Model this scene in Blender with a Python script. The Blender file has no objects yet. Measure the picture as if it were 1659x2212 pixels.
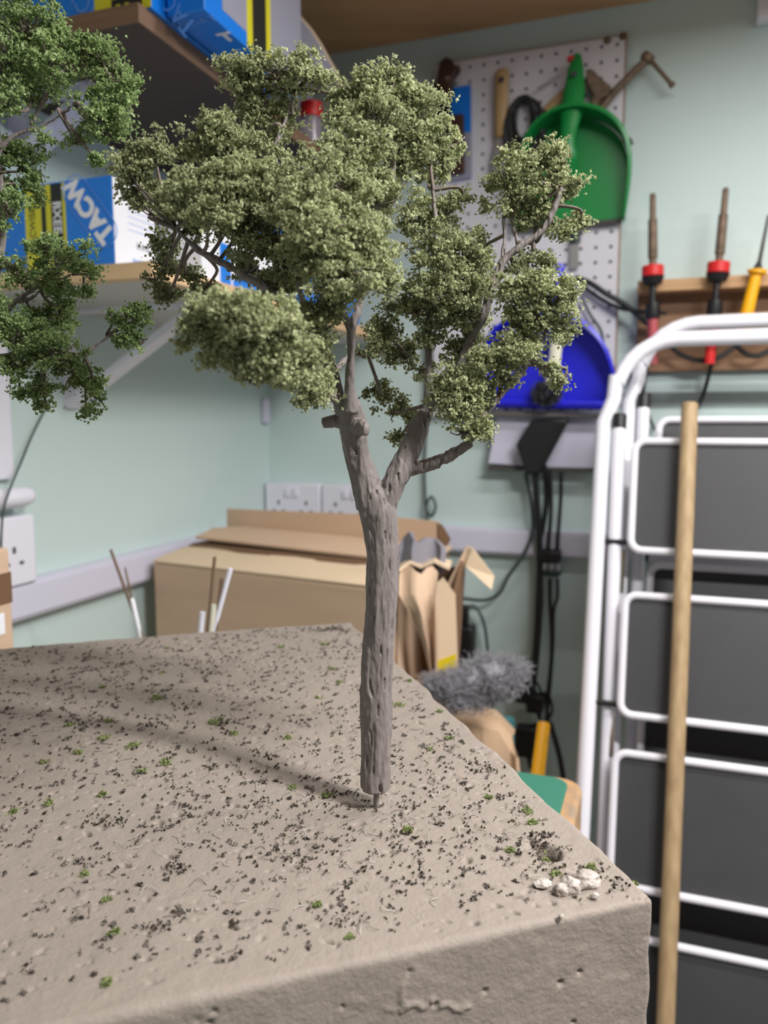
import bpy, bmesh, math, random
import numpy as np
from math import sin, cos, tan, atan, radians, pi, sqrt
from mathutils import Vector as V, Matrix, noise

random.seed(7)
rng = np.random.default_rng(11)
scene = bpy.context.scene
COL = scene.collection

# ------------------------------------------------------------------ camera
ZC = 1.45                       # camera height over the floor (m)
FPX = 1700.0                    # focal length in pixels of the 1659 x 2212 frame
PITCH = atan(198 / 1700)
CP, SP = cos(PITCH), sin(PITCH)
cam_d = bpy.data.cameras.new('camera')
cam_d.sensor_fit = 'HORIZONTAL'
cam_d.sensor_width = 36.0
cam_d.lens = 36.0 * FPX / 1659
cam_d.clip_start = 0.02
cam_d.dof.use_dof = True
cam_d.dof.focus_distance = 0.372
cam_d.dof.aperture_fstop = 13.0
cam = bpy.data.objects.new('camera', cam_d)
COL.objects.link(cam)
cam.location = (0, 0, ZC)
cam.rotation_euler = (pi / 2 - PITCH, 0, 0)
scene.camera = cam

# ------------------------------------------------------------------ light
vs = scene.view_settings
vs.view_transform = 'Standard'
vs.look = 'None'
vs.gamma = 1.0
vs.use_curve_mapping = False
vs.exposure = 0.15
world = bpy.data.worlds.new('world')
scene.world = world
world.use_nodes = True
world.node_tree.nodes['Background'].inputs[0].default_value = (0.93, 0.95, 1.0, 1)
world.node_tree.nodes['Background'].inputs[1].default_value = 0.21

ROT = radians(19.5)             # the room is turned against the camera
BX = V((cos(ROT), -sin(ROT), 0))        # along the back wall, to the right
LY = V((-sin(ROT), -cos(ROT), 0))       # along the left wall, towards the camera
CORNER = V((-0.2405, 1.65, 0))
CEIL = ZC + 0.697


def R(s, q, z):
    """room frame: s from the left wall, q from the back wall, z over the floor"""
    return CORNER + BX * s + LY * q + V((0, 0, z))


def ceiling_area_light(name, s, q, length, width, power, col=(1, 0.985, 0.975)):
    l = bpy.data.lights.new(name, 'AREA')
    l.shape = 'RECTANGLE'
    l.size = length
    l.size_y = width
    l.energy = power
    l.color = col
    o = bpy.data.objects.new(name, l)
    COL.objects.link(o)
    o.location = R(s, q, CEIL - 0.05)
    o.rotation_euler = (0, 0, -ROT)
    return o


ceiling_area_light('key_and_fill_strip', 1.38, 1.33, 0.50, 0.04, 25)
ceiling_area_light('key_and_fill_strip', 1.45, 0.62, 1.5, 0.06, 14)  # unseen light added to brighten the back wall and ladders
ceiling_area_light('key_and_fill_strip', 1.2, 2.9, 1.5, 0.10, 2.2)  # weak unseen fill added behind the camera


# ------------------------------------------------------------------ pixel rays (the frame is 1659 x 2212)
def ray(px, py):
    v = (1106 - py) / FPX
    return V(((px - 829.5) / FPX, CP + v * SP, -SP + v * CP))


CAMP = V((0, 0, ZC))


def at(px, py, Y):
    d = ray(px, py)
    return CAMP + d * (Y / d.y)


def at_z(px, py, z):
    d = ray(px, py)
    return CAMP + d * ((z - ZC) / d.z)


def on(px, py, P, N):
    d = ray(px, py)
    return CAMP + d * ((P - CAMP).dot(N) / d.dot(N))


def wallb(px, py, q=0.0):
    return on(px, py, R(0, q, 0), LY)


def walll(px, py, s=0.0):
    return on(px, py, R(s, 0, 0), BX)


# ------------------------------------------------------------------ materials
def lin(c):
    return tuple(((x / 255) / 12.92 if x / 255 <= 0.04045 else ((x / 255 + 0.055) / 1.055) ** 2.4) for x in c)


MATS = {}


def mat(name, rgb, rough=0.7, var=0.0, vscale=20.0, bump=0.0, bscale=60.0, metal=0.0, spec=0.5, rgb2=None,
        stretch=None, trans=0.0, attr=None, detail=4.0):
    if name in MATS:
        return MATS[name]
    m = bpy.data.materials.new(name)
    m.use_nodes = True
    nt = m.node_tree
    bs = nt.nodes['Principled BSDF']
    c = lin(rgb)
    bs.inputs['Base Color'].default_value = (*c, 1)
    bs.inputs['Roughness'].default_value = rough
    bs.inputs['Metallic'].default_value = metal
    bs.inputs['Specular IOR Level'].default_value = spec
    if trans:
        bs.inputs['Transmission Weight'].default_value = trans
    tc = None
    if var or bump:
        tc = nt.nodes.new('ShaderNodeTexCoord')
        mp = nt.nodes.new('ShaderNodeMapping')
        nt.links.new(tc.outputs['Object'], mp.inputs[0])
        if stretch:
            mp.inputs['Scale'].default_value = stretch
    if var or rgb2:
        nz = nt.nodes.new('ShaderNodeTexNoise')
        nz.inputs['Scale'].default_value = vscale
        nz.inputs['Detail'].default_value = detail
        nt.links.new(mp.outputs[0], nz.inputs['Vector'])
        rp = nt.nodes.new('ShaderNodeValToRGB')
        rp.color_ramp.elements[0].position = 0.3
        rp.color_ramp.elements[1].position = 0.7
        if rgb2:
            c2 = lin(rgb2)
            rp.color_ramp.elements[0].color = (*c2, 1)
            rp.color_ramp.elements[1].color = (*c, 1)
        else:
            rp.color_ramp.elements[0].color = (*[x * (1 - var) for x in c], 1)
            rp.color_ramp.elements[1].color = (*[min(1, x * (1 + var)) for x in c], 1)
        nt.links.new(nz.outputs['Fac'], rp.inputs[0])
        nt.links.new(rp.outputs[0], bs.inputs['Base Color'])
    if attr:                                     # every flake has a tint of its own
        at_ = nt.nodes.new('ShaderNodeAttribute')
        at_.attribute_name = attr
        rp = nt.nodes.new('ShaderNodeValToRGB')
        cs = [lin(x) for x in rgb2_list[name]]
        rp.color_ramp.elements[0].color = (*cs[0], 1)
        rp.color_ramp.elements[1].color = (*cs[-1], 1)
        for i, cc in enumerate(cs[1:-1]):
            e = rp.color_ramp.elements.new((i + 1) / (len(cs) - 1))
            e.color = (*cc, 1)
        nt.links.new(at_.outputs['Fac'], rp.inputs[0])
        nt.links.new(rp.outputs[0], bs.inputs['Base Color'])
    if attr and 'flock' in name:                 # thin flakes let some light through
        out = nt.nodes['Material Output']
        tl = nt.nodes.new('ShaderNodeBsdfTranslucent')
        mx = nt.nodes.new('ShaderNodeMixShader')
        mx.inputs[0].default_value = 0.35
        nt.links.new(rp.outputs[0], tl.inputs['Color'])
        nt.links.new(bs.outputs[0], mx.inputs[1])
        nt.links.new(tl.outputs[0], mx.inputs[2])
        nt.links.new(mx.outputs[0], out.inputs['Surface'])
    if bump:
        n2 = nt.nodes.new('ShaderNodeTexNoise')
        n2.inputs['Scale'].default_value = bscale
        n2.inputs['Detail'].default_value = 5
        nt.links.new(mp.outputs[0], n2.inputs['Vector'])
        bp = nt.nodes.new('ShaderNodeBump')
        bp.inputs['Strength'].default_value = 1.0
        bp.inputs['Distance'].default_value = bump
        nt.links.new(n2.outputs['Fac'], bp.inputs['Height'])
        nt.links.new(bp.outputs[0], bs.inputs['Normal'])
    MATS[name] = m
    return m


rgb2_list = {
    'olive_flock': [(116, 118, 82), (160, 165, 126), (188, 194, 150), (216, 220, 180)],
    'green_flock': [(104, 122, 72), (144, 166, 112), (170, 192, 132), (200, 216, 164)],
    'debris_shade_flock': [(50, 44, 38), (82, 74, 64), (102, 94, 82), (98, 108, 76)],
    'moss_flock': [(110, 116, 78), (136, 146, 96), (154, 166, 112), (174, 184, 130)],
}

M = dict(
    wall=mat('mint_wall_paint', (198, 216, 213), 0.55, 0.015, 3, 0.0004, 40),
    ceil=mat('brown_ceiling_board', (208, 164, 120), 0.6, 0.10, 3, 0, stretch=(1, 9, 1)),
    floor=mat('grey_floor', (120, 118, 114), 0.7, 0.1, 6),
    bark=mat('grey_bark_paint', (122, 114, 111), 0.55, 0.06, 90, 0.0004, 900, spec=0.35, stretch=(1, 1, 0.35)),
    twig=mat('grey_brown_twig', (112, 101, 92), 0.8, 0.15, 120),
    olive=mat('olive_flock', (120, 125, 90), 0.85, attr='tint', spec=0.2),
    green=mat('green_flock', (105, 128, 75), 0.85, attr='tint', spec=0.2),
    debris_shade=mat('debris_shade_flock', (70, 62, 54), 0.85, attr='tint', spec=0.2),  # dark flakes: part real debris, part pit shade put into the colour
    moss=mat('moss_flock', (110, 135, 60), 0.85, attr='tint', spec=0.2),
    block=mat('taupe_block_paint', (139, 129, 120), 0.7, 0.05, 14, 0.0004, 600, spec=0.3),
    crumb=mat('painted_crumb', (102, 94, 88), 0.75, 0.2, 300),
    stone=mat('pale_pinkish_stone', (188, 179, 172), 0.5, 0.12, 160, 0.0006, 300, rgb2=(122, 108, 98)),
    hair=mat('pale_fibre', (190, 186, 178), 0.5),
    card=mat('cardboard', (204, 175, 148), 0.85, 0.05, 6, 0.0002, 200, stretch=(1, 1, 6)),
    card2=mat('pale_cardboard', (220, 196, 166), 0.85, 0.05, 5),
    carddark=mat('darkened_cardboard', (112, 84, 60), 0.9, 0.08, 8),  # cardboard darkened for the shade on inner faces; also used for tape
    cardshade=mat('shaded_card_inside', (84, 62, 45), 0.9, 0.1, 8),  # shade of the torn carton's interior put into the card colour
    paper=mat('brown_kraft_paper', (188, 158, 128), 0.9, 0.08, 14, 0.001, 30),
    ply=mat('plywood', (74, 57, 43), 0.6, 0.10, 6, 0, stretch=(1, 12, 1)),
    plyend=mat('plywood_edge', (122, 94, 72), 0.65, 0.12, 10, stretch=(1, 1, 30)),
    shelfwood=mat('pale_shelf_wood', (214, 180, 138), 0.55, 0.08, 8, stretch=(1, 1, 10)),
    melamine=mat('pale_grey_melamine', (196, 192, 190), 0.5),
    rack=mat('rack_wood', (190, 150, 108), 0.6, 0.14, 9, stretch=(1, 1, 14)),
    rackdark=mat('rack_board_wood', (140, 106, 78), 0.65, 0.14, 9, stretch=(1, 1, 10)),
    white=mat('white_plastic', (230, 229, 240), 0.35),
    lav=mat('lavender_white_plastic', (206, 204, 222), 0.4),
    trunk=mat('white_trunking', (212, 210, 226), 0.42),
    whitepaint=mat('white_ladder_paint', (236, 234, 242), 0.28),
    tread=mat('dark_tread_rubber', (60, 60, 62), 0.6, 0.08, 12, 0.0002, 300),
    treadblack=mat('black_tread_underside', (24, 24, 28), 0.6),
    black=mat('black_plastic', (20, 20, 22), 0.45),
    cord=mat('black_cord', (26, 28, 30), 0.5),
    greycord=mat('dark_grey_cord', (66, 76, 74), 0.5),
    steel=mat('steel', (168, 168, 172), 0.35, metal=0.9),
    hole=mat('dark_hole_shade', (60, 60, 70), 0.6),  # flat dark tone painted for the shade inside holes
    chrome=mat('chrome', (210, 214, 222), 0.15, metal=1.0),
    rust=mat('rusty_steel', (116, 98, 82), 0.6, 0.35, 60, metal=0.5),
    board=mat('white_pegboard', (214, 212, 218), 0.4, 0.02, 10),
    boardedge=mat('brown_board_edge', (150, 120, 98), 0.8, 0.25, 60),
    gplast=mat('green_plastic', (18, 132, 62), 0.35),
    bplast=mat('blue_plastic', (34, 36, 206), 0.32),
    rubber=mat('grey_rubber', (120, 114, 110), 0.7),
    drubber=mat('dark_rubber', (70, 66, 64), 0.7),
    wood=mat('wood_handle', (176, 146, 100), 0.5, 0.12, 14, stretch=(6, 6, 1)),
    dowel=mat('dowel_wood', (186, 160, 122), 0.55, 0.10, 12, 0.0002, 90, stretch=(8, 8, 1), rgb2=(158, 132, 98)),
    dwood=mat('dark_brown_handle', (66, 42, 34), 0.5, 0.15, 30),
    red=mat('red_plastic', (206, 34, 34), 0.4),
    pink=mat('dull_red_grip', (176, 78, 84), 0.5),
    yellow=mat('yellow_plastic', (240, 172, 12), 0.4),
    cream=mat('cream_handle', (226, 222, 200), 0.4),
    cblue=mat('blue_print', (14, 122, 224), 0.3),
    cblue2=mat('light_blue_print', (92, 150, 232), 0.35),
    cyel=mat('yellow_print', (214, 206, 40), 0.4),
    cwhite=mat('white_print', (236, 236, 242), 0.4),
    cgrey=mat('grey_print', (150, 150, 166), 0.45),
    cblack=mat('black_print', (24, 24, 22), 0.5),
    tealtop=mat('green_bench_vinyl', (56, 118, 98), 0.45, 0.03, 30),
    worn=mat('worn_orange_wood', (204, 150, 88), 0.7, 0.3, 40, 0.0006, 80, rgb2=(140, 124, 106), detail=8),
    teal=mat('teal_plastic', (66, 128, 132), 0.4),
    felt=mat('grey_felt', (130, 128, 136), 0.95, 0.12, 60, 0.001, 200),
    fluff=mat('grey_fibre', (150, 148, 154), 0.95, 0.10, 60),
    clear=mat('clear_plastic', (226, 214, 226), 0.15, trans=0.7),
    bench=mat('workbench_wood', (150, 124, 96), 0.7, 0.12, 6, stretch=(1, 8, 1)),
    tape=mat('yellow_tape', (216, 194, 30), 0.4),
    darkgreen=mat('dark_green_grip', (28, 52, 46), 0.5),
    silver=mat('grey_painted_metal', (150, 148, 146), 0.4, metal=0.4),
)


# ------------------------------------------------------------------ mesh builder
WL = {}                                          # where each object's origin is


class MB:
    def __init__(s):
        s.v, s.f, s.m = [], [], []

    def add(s, vs_, fs_, m=0):
        o = len(s.v)
        s.v += [V(x) for x in vs_]
        s.f += [tuple(i + o for i in f) for f in fs_]
        s.m += [m] * len(fs_)
        return s

    def hexa(s, p, m=0):                         # 8 points, bottom ring then top ring
        return s.add(p, [(3, 2, 1, 0), (4, 5, 6, 7), (0, 1, 5, 4), (1, 2, 6, 5), (2, 3, 7, 6), (3, 0, 4, 7)], m)

    def rbox(s, s0, s1, q0, q1, z0, z1, m=0):    # a box along the room's axes
        return s.hexa([R(s0, q0, z0), R(s1, q0, z0), R(s1, q1, z0), R(s0, q1, z0),
                       R(s0, q0, z1), R(s1, q0, z1), R(s1, q1, z1), R(s0, q1, z1)], m)

    def obox(s, c, ax, ay, az, m=0):             # centre and three half axes
        return s.hexa([c - ax - ay - az, c + ax - ay - az, c + ax + ay - az, c - ax + ay - az,
                       c - ax - ay + az, c + ax - ay + az, c + ax + ay + az, c - ax + ay + az], m)

    def prism(s, pts, vec, m=0, mside=None):
        n = len(pts)
        a = [V(p) for p in pts] + [V(p) + vec for p in pts]
        s.add(a, [tuple(range(n)), tuple(range(2 * n - 1, n - 1, -1))], m)
        o = len(s.v) - 2 * n
        for i in range(n):
            j = (i + 1) % n
            s.f.append((o + i, o + n + i, o + n + j, o + j))
            s.m.append(m if mside is None else mside)
        return s

    def tube(s, pts, r, n=8, closed=False, m=0, flat=None):
        pts = [V(p) for p in pts]
        k = len(pts)
        rr = r if isinstance(r, (list, tuple)) else [r] * k
        up = None
        rings = []
        for i, p in enumerate(pts):
            if closed:
                t = pts[(i + 1) % k] - pts[i - 1]
            else:
                t = pts[min(i + 1, k - 1)] - pts[max(i - 1, 0)]
            if t.length < 1e-9:
                t = V((0, 0, 1))
            t.normalize()
            if up is None:
                up = t.orthogonal()
            up = up - t * up.dot(t)
            if up.length < 1e-6:
                up = t.orthogonal()
            up.normalize()
            w = t.cross(up)
            ring = []
            for j in range(n):
                a = 2 * pi * j / n
                d = (up * cos(a) + w * sin(a)) * rr[i]
                if flat:
                    d = d - flat[0] * d.dot(flat[0]) * (1 - flat[1])
                ring.append(p + d)
            rings.append(ring)
        o = len(s.v)
        for ring in rings:
            s.v += ring
        last = k if closed else k - 1
        for i in range(last):
            a, b_ = o + i * n, o + ((i + 1) % k) * n
            for j in range(n):
                s.f.append((a + j, a + (j + 1) % n, b_ + (j + 1) % n, b_ + j))
                s.m.append(m)
        if not closed:
            s.f.append(tuple(o + j for j in reversed(range(n))))
            s.f.append(tuple(o + (k - 1) * n + j for j in range(n)))
            s.m += [m, m]
        return s

    def sheet(s, rows, thick, m=0):              # rows of points made into a curved sheet with a thickness
        r_, c_ = len(rows), len(rows[0])
        P = [[V(x) for x in row] for row in rows]
        Nn = []
        for i in range(r_):
            for j in range(c_):
                du = P[min(i + 1, r_ - 1)][j] - P[max(i - 1, 0)][j]
                dv = P[i][min(j + 1, c_ - 1)] - P[i][max(j - 1, 0)]
                nn = du.cross(dv)
                nn.normalize()
                Nn.append(nn)
        flatp = [p for row in P for p in row]
        a = flatp + [p - n * thick for p, n in zip(flatp, Nn)]
        k = r_ * c_
        fs_ = []
        for i in range(r_ - 1):
            for j in range(c_ - 1):
                q = (i * c_ + j, i * c_ + j + 1, (i + 1) * c_ + j + 1, (i + 1) * c_ + j)
                fs_ += [q, tuple(x + k for x in reversed(q))]
        rim = [j for j in range(c_)] + [i * c_ + c_ - 1 for i in range(1, r_)] + \
              [(r_ - 1) * c_ + j for j in range(c_ - 2, -1, -1)] + [i * c_ for i in range(r_ - 2, 0, -1)]
        for i in range(len(rim)):
            x, y = rim[i], rim[(i + 1) % len(rim)]
            fs_.append((y, x, x + k, y + k))
        return s.add(a, fs_, m)

    def build(s, name, mats, parent=None, bevel=0.0, smooth=35, loc=None, seg=2):
        if parent is not None:
            o0 = WL[parent.name]
        elif loc is not None:
            o0 = V(loc)
        else:
            xs = [p.x for p in s.v]; ys = [p.y for p in s.v]; zs = [p.z for p in s.v]
            o0 = V(((min(xs) + max(xs)) / 2, (min(ys) + max(ys)) / 2, min(zs)))
        me = bpy.data.meshes.new(name)
        me.from_pydata([p - o0 for p in s.v], [], s.f)
        if not isinstance(mats, (list, tuple)):
            mats = [mats]
        for x in mats:
            me.materials.append(x)
        if len(mats) > 1:
            me.polygons.foreach_set('material_index', s.m)
        bm = bmesh.new(); bm.from_mesh(me)
        bmesh.ops.recalc_face_normals(bm, faces=bm.faces)
        bm.to_mesh(me); bm.free()
        if smooth:
            me.shade_smooth()
            me.set_sharp_from_angle(angle=radians(smooth))
        ob = bpy.data.objects.new(name, me)
        COL.objects.link(ob)
        if parent is not None:
            ob.parent = parent
            WL[ob.name] = o0
        else:
            ob.location = o0
            WL[ob.name] = o0
        if bevel:
            bv = ob.modifiers.new('bevel', 'BEVEL')
            bv.width = bevel
            bv.segments = seg
            bv.limit_method = 'ANGLE'
            bv.angle_limit = radians(40)
        return ob


def tag(o, label=None, cat=None, group=None, kind=None):
    if label: o['label'] = label
    if cat: o['category'] = cat
    if group: o['group'] = group
    if kind: o['kind'] = kind
    return o


def thing(name, loc, label, cat, group=None):
    o = bpy.data.objects.new(name, None)
    o.empty_display_size = 0.02
    COL.objects.link(o)
    o.location = loc
    WL[o.name] = V(loc)
    return tag(o, label, cat, group)


def copy_tree(o, delta):
    c = o.copy(); COL.objects.link(c)
    c.location = V(o.location) + delta
    WL[c.name] = WL[o.name] + delta
    def rec(src, dst):
        for ch in list(src.children):
            d = ch.copy(); COL.objects.link(d); d.parent = dst
            WL[d.name] = WL[dst.name]
            rec(ch, d)
    rec(o, c)
    return c


def cr(pts, n=8):
    """smooth curve through points"""
    P = [V(p) for p in pts]
    out = []
    for i in range(len(P) - 1):
        p0, p1, p2, p3 = P[max(i - 1, 0)], P[i], P[i + 1], P[min(i + 2, len(P) - 1)]
        for k in range(n):
            t = k / n
            out.append(0.5 * ((2 * p1) + (p2 - p0) * t + (2 * p0 - 5 * p1 + 4 * p2 - p3) * t * t + (3 * p1 - p0 - 3 * p2 + p3) * t ** 3))
    out.append(P[-1])
    return out


def lettering(text, origin, right, up, height, material, parent, depth=0.0004, name='lettering', bold=0.0):
    """flat print: text standing on a face; right and up are directions of the reading frame"""
    cu = bpy.data.curves.new('print', 'FONT')
    cu.body = text
    cu.size = height * 1.4
    cu.extrude = depth / 2
    cu.offset = bold
    cu.align_x = 'CENTER'; cu.align_y = 'CENTER'
    tmp = bpy.data.objects.new('print', cu)
    COL.objects.link(tmp)
    dg = bpy.context.evaluated_depsgraph_get()
    me = bpy.data.meshes.new_from_object(tmp.evaluated_get(dg))
    bpy.data.objects.remove(tmp); bpy.data.curves.remove(cu)
    r = right.normalized(); u = up.normalized(); n = r.cross(u)
    o0 = WL[parent.name]
    mx = Matrix((( r.x, u.x, n.x, origin.x - o0.x), (r.y, u.y, n.y, origin.y - o0.y), (r.z, u.z, n.z, origin.z - o0.z), (0, 0, 0, 1)))
    me.transform(mx)
    me.materials.clear(); me.materials.append(material)
    ob = bpy.data.objects.new(name, me)
    COL.objects.link(ob); ob.parent = parent
    WL[ob.name] = o0
    return ob


def np_mesh(name, verts, faces4, material, parent=None, loc=None, tint=None, smooth=False, tri=False):
    """big meshes straight from numpy arrays (world coordinates)"""
    o0 = WL[parent.name] if parent is not None else V(loc)
    me = bpy.data.meshes.new(name)
    nv, nf = len(verts), len(faces4)
    k = faces4.shape[1]
    me.vertices.add(nv)
    me.vertices.foreach_set('co', (verts - np.array(o0)).astype(np.float32).ravel())
    me.loops.add(nf * k)
    me.loops.foreach_set('vertex_index', faces4.astype(np.int32).ravel())
    me.polygons.add(nf)
    me.polygons.foreach_set('loop_start', np.arange(0, nf * k, k, dtype=np.int32))
    me.polygons.foreach_set('loop_total', np.full(nf, k, dtype=np.int32))
    me.update(calc_edges=True)
    if tint is not None:
        a = me.attributes.new('tint', 'FLOAT', 'FACE')
        a.data.foreach_set('value', tint.astype(np.float32))
    if smooth:
        me.shade_smooth()
    me.materials.append(material)
    ob = bpy.data.objects.new(name, me)
    COL.objects.link(ob)
    if parent is not None:
        ob.parent = parent
    else:
        ob.location = o0
    WL[ob.name] = V(o0)
    return ob


# ================================================================== the room
def structure(o):
    o['kind'] = 'structure'
    return o


structure(MB().rbox(-0.1, 3.2, -0.1, 0.0, 0, CEIL + 0.1).build('wall_back', M['wall'], smooth=0))
structure(MB().rbox(-0.1, 0.0, 0.0, 3.4, 0, CEIL + 0.1).build('wall_left', M['wall'], smooth=0))
structure(MB().rbox(0, 3.2, 0, 3.4, CEIL, CEIL + 0.05).build('ceiling', M['ceil'], smooth=0))
structure(MB().rbox(-0.1, 3.2, -0.1, 3.4, -0.06, 0).build('floor', M['floor'], smooth=0))
# dado trunking round both walls
zt0, zt1 = ZC - 0.251, ZC - 0.203
structure(MB().rbox(0.022, 2.6, 0.0, 0.022, zt0, zt1).rbox(0.022, 2.6, 0.022, 0.025, zt0 + 0.004, zt1 - 0.004)
          .build('trim_1', M['trunk'], bevel=0.002))
structure(MB().rbox(0.0, 0.022, 0.0, 2.0, zt0, zt1).rbox(0.022, 0.025, 0.02, 2.0, zt0 + 0.004, zt1 - 0.004)
          .build('trim_2', M['trunk'], bevel=0.002))

# ================================================================== green topped work table
TZ = ZC - 0.333                                  # its top
tc = at_z(1262, 1682, TZ)                        # far right corner of the top
ts, tq = (tc - CORNER).dot(BX), (tc - CORNER).dot(LY)
table = thing('work_table', R(ts * 0.5, tq + 0.4, 0), 'green-topped work table with worn orange wooden edging under the grey block', 'table')
TW, TD, TT = ts - 0.03, 0.75, 0.042


def rounded(s0, s1, q0, q1, r, z):
    out = []
    for (cs, cq, a0) in ((s1 - r, q0 + r, -90), (s1 - r, q1 - r, 0), (s0 + r, q1 - r, 90), (s0 + r, q0 + r, 180)):
        for k in range(6):
            a = radians(a0 + k * 18)
            out.append(R(cs + r * cos(a), cq + r * sin(a), z))
    return out


MB().prism(rounded(ts - TW, ts, tq, tq + TD, 0.022, TZ - TT), V((0, 0, TT - 0.001))).build('edging', M['worn'], table, bevel=0.004)
MB().prism(rounded(ts - TW + 0.03, ts - 0.013, tq + 0.006, tq + TD - 0.02, 0.016, TZ - 0.004), V((0, 0, 0.004))).build('green_surface', M['tealtop'], table)
for i, (ss, qq) in enumerate(((ts - 0.16, tq + 0.10), (ts - TW + 0.08, tq + 0.10), (ts - 0.16, tq + TD - 0.1), (ts - TW + 0.08, tq + TD - 0.1))):
    MB().rbox(ss - 0.025, ss + 0.025, qq - 0.025, qq + 0.025, 0, TZ - TT).build('leg', M['bench'], table, bevel=0.003)
MB().rbox(ts - TW + 0.08, ts - 0.16, tq + 0.09, tq + 0.11, TZ - TT - 0.09, TZ - TT).build('apron', M['bench'], table)

# ================================================================== the painted block
H = 0.183                                        # camera height over the block's top
BT = ZC - H
NC = at_z(1418, 1938, BT)                        # near right corner
FC = at_z(757, 1340, BT)
vdir = (FC - NC); BL = vdir.length; vdir.normalize()
udir = V((-vdir.y, vdir.x, 0))                   # to the left
BW_ = 0.62
BH = BT - TZ
step = 0.00105
r0 = 0.003
prof_len = BH + BL                               # front face up, then over the top
nu = int(BW_ / 0.00075)
nvt = int(BL / 0.00075)
nvf = int(0.075 / 0.0008)
# profile points: distance back (y), height (z), normal
prof = []
for k in range(nvf + 1):
    prof.append((0.0, -0.075 + (0.075 - r0) * k / nvf, -1.0, 0.0))
for k in range(1, 7):
    a = pi / 2 * k / 6
    prof.append((r0 - r0 * cos(a), -r0 + r0 * sin(a), -cos(a), sin(a)))
for k in range(1, nvt + 1):
    prof.append((r0 + (BL - 2 * r0) * k / nvt, 0.0, 0.0, 1.0))
for k in range(1, 5):
    a = pi / 2 * k / 4
    prof.append((BL - r0 + r0 * sin(a), -r0 + r0 * cos(a), sin(a), cos(a)))
prof = np.array(prof)
npf = len(prof)


def fftnoise(shape, scale, seed):
    g = np.random.default_rng(seed).standard_normal(shape)
    fx = np.fft.fftfreq(shape[0])[:, None]; fy = np.fft.fftfreq(shape[1])[None, :]
    k = np.exp(-0.5 * (fx ** 2 + fy ** 2) * (2 * pi * scale) ** 2)
    o = np.fft.ifft2(np.fft.fft2(g) * k).real
    return o / o.std()


shape = (npf, nu + 1)
hgt = 0.00009 * fftnoise(shape, 3, 1) + 0.00013 * fftnoise(shape, 10, 2) + 0.0006 * fftnoise(shape, 50, 3) + 0.00004 * fftnoise(shape, 1.2, 9)
# small raised paint dots and pits
JJ, II = np.meshgrid(np.arange(nu + 1), np.arange(npf))


def dent(i0, j0, rad, depth, asp=1.0, ang=0.0, power=2):
    w = int(rad * max(asp, 1) * 2.5) + 2
    a, b_, c_, d_ = max(0, i0 - w), min(npf, i0 + w + 1), max(0, j0 - w), min(nu + 1, j0 + w + 1)
    if a >= b_ or c_ >= d_:
        return
    di = II[a:b_, c_:d_] - i0; dj = JJ[a:b_, c_:d_] - j0
    x = di * cos(ang) + dj * sin(ang); y = -di * sin(ang) + dj * cos(ang)
    rr = np.sqrt((x / asp) ** 2 + y ** 2) / rad
    hgt[a:b_, c_:d_] -= depth * np.exp(-rr ** power)


top0 = nvf + 7


def raise_line(ijs, rad, h_):
    m_ = np.zeros(shape)
    for (i0, j0) in ijs:
        a, b_, c_, d_ = max(0, i0 - 5), min(npf, i0 + 6), max(0, j0 - 5), min(nu + 1, j0 + 6)
        if a < b_ and c_ < d_:
            rr = np.hypot(II[a:b_, c_:d_] - i0, JJ[a:b_, c_:d_] - j0) / rad
            m_[a:b_, c_:d_] = np.maximum(m_[a:b_, c_:d_], np.exp(-rr ** 2))
    np.add(hgt, m_ * h_, out=hgt)



def uv_of(P):
    d = P - NC
    return d.dot(udir), d.dot(vdir)


def ij_of(P):
    u, v = uv_of(P)
    return top0 + int((v - r0) / (BL - 2 * r0) * nvt), int(u / BW_ * nu)


for k in range(2300):                            # pits in the top
    i0 = random.randrange(top0 + 4, npf - 8); j0 = random.randrange(2, nu)
    big = random.random() ** 3
    dent(i0, j0, 0.7 + 0.8 * big, 0.0011 + 0.0022 * big, 1 + random.random() * 1.5, random.gauss(1.57, 0.7), 4)
for k in range(900):                             # paint dots and crumbs under the paint
    i0 = random.randrange(top0 + 4, npf - 8); j0 = random.randrange(2, nu)
    dent(i0, j0, 0.9 + 1.2 * random.random(), -0.0006 * random.random(), 1 + random.random() * 2, random.random() * pi)
for k in range(190):                             # the front face
    i0 = random.randrange(0, nvf - 3); j0 = random.randrange(2, nu)
    if random.random() < 0.55:
        dent(i0, j0, 0.9 + 0.8 * random.random(), 0.0018 * random.random() + 0.0004, 1, 0, 3)
    else:
        dent(i0, j0, 1.2 + 1.5 * random.random(), -0.0007 * random.random(), 1 + 2 * random.random(), random.random() * pi)
P0 = at_z(1178, 1838, BT); i0, j0 = ij_of(P0)
dent(i0, j0, 6.0, 0.008, 1.5, 0.3, 4); dent(i0 + 5, j0 + 3, 3.5, 0.003, 1.3, 1.0, 4)            # the torn hole by the stones
for px, py in ((1150, 1815), (342, 1778), (385, 1762), (870, 1795), (1010, 1855), (640, 1860)):
    i0, j0 = ij_of(at_z(px, py, BT)); dent(i0, j0, 2.2, 0.0028, 1.3, random.random() * 3, 3)
# a thread stuck under the paint of the front face
FRN = -vdir


def on_front(px, py):
    return on(px, py, NC, FRN)


def ij_front(P):
    return int((P.z - (BT - 0.075)) / (0.075 - r0) * nvf), int((P - NC).dot(udir) / BW_ * nu)


worm = cr([on_front(*p) for p in ((865, 2178), (890, 2165), (912, 2172), (925, 2156), (945, 2170), (962, 2166), (985, 2178), (1008, 2172))], 12)
raise_line([ij_front(P) for P in worm], 1.4, 0.0009)
worm = cr([on_front(*p) for p in ((868, 2120), (862, 2150), (872, 2166))], 10)
raise_line([ij_front(P) for P in worm], 1.3, 0.0006)
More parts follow.
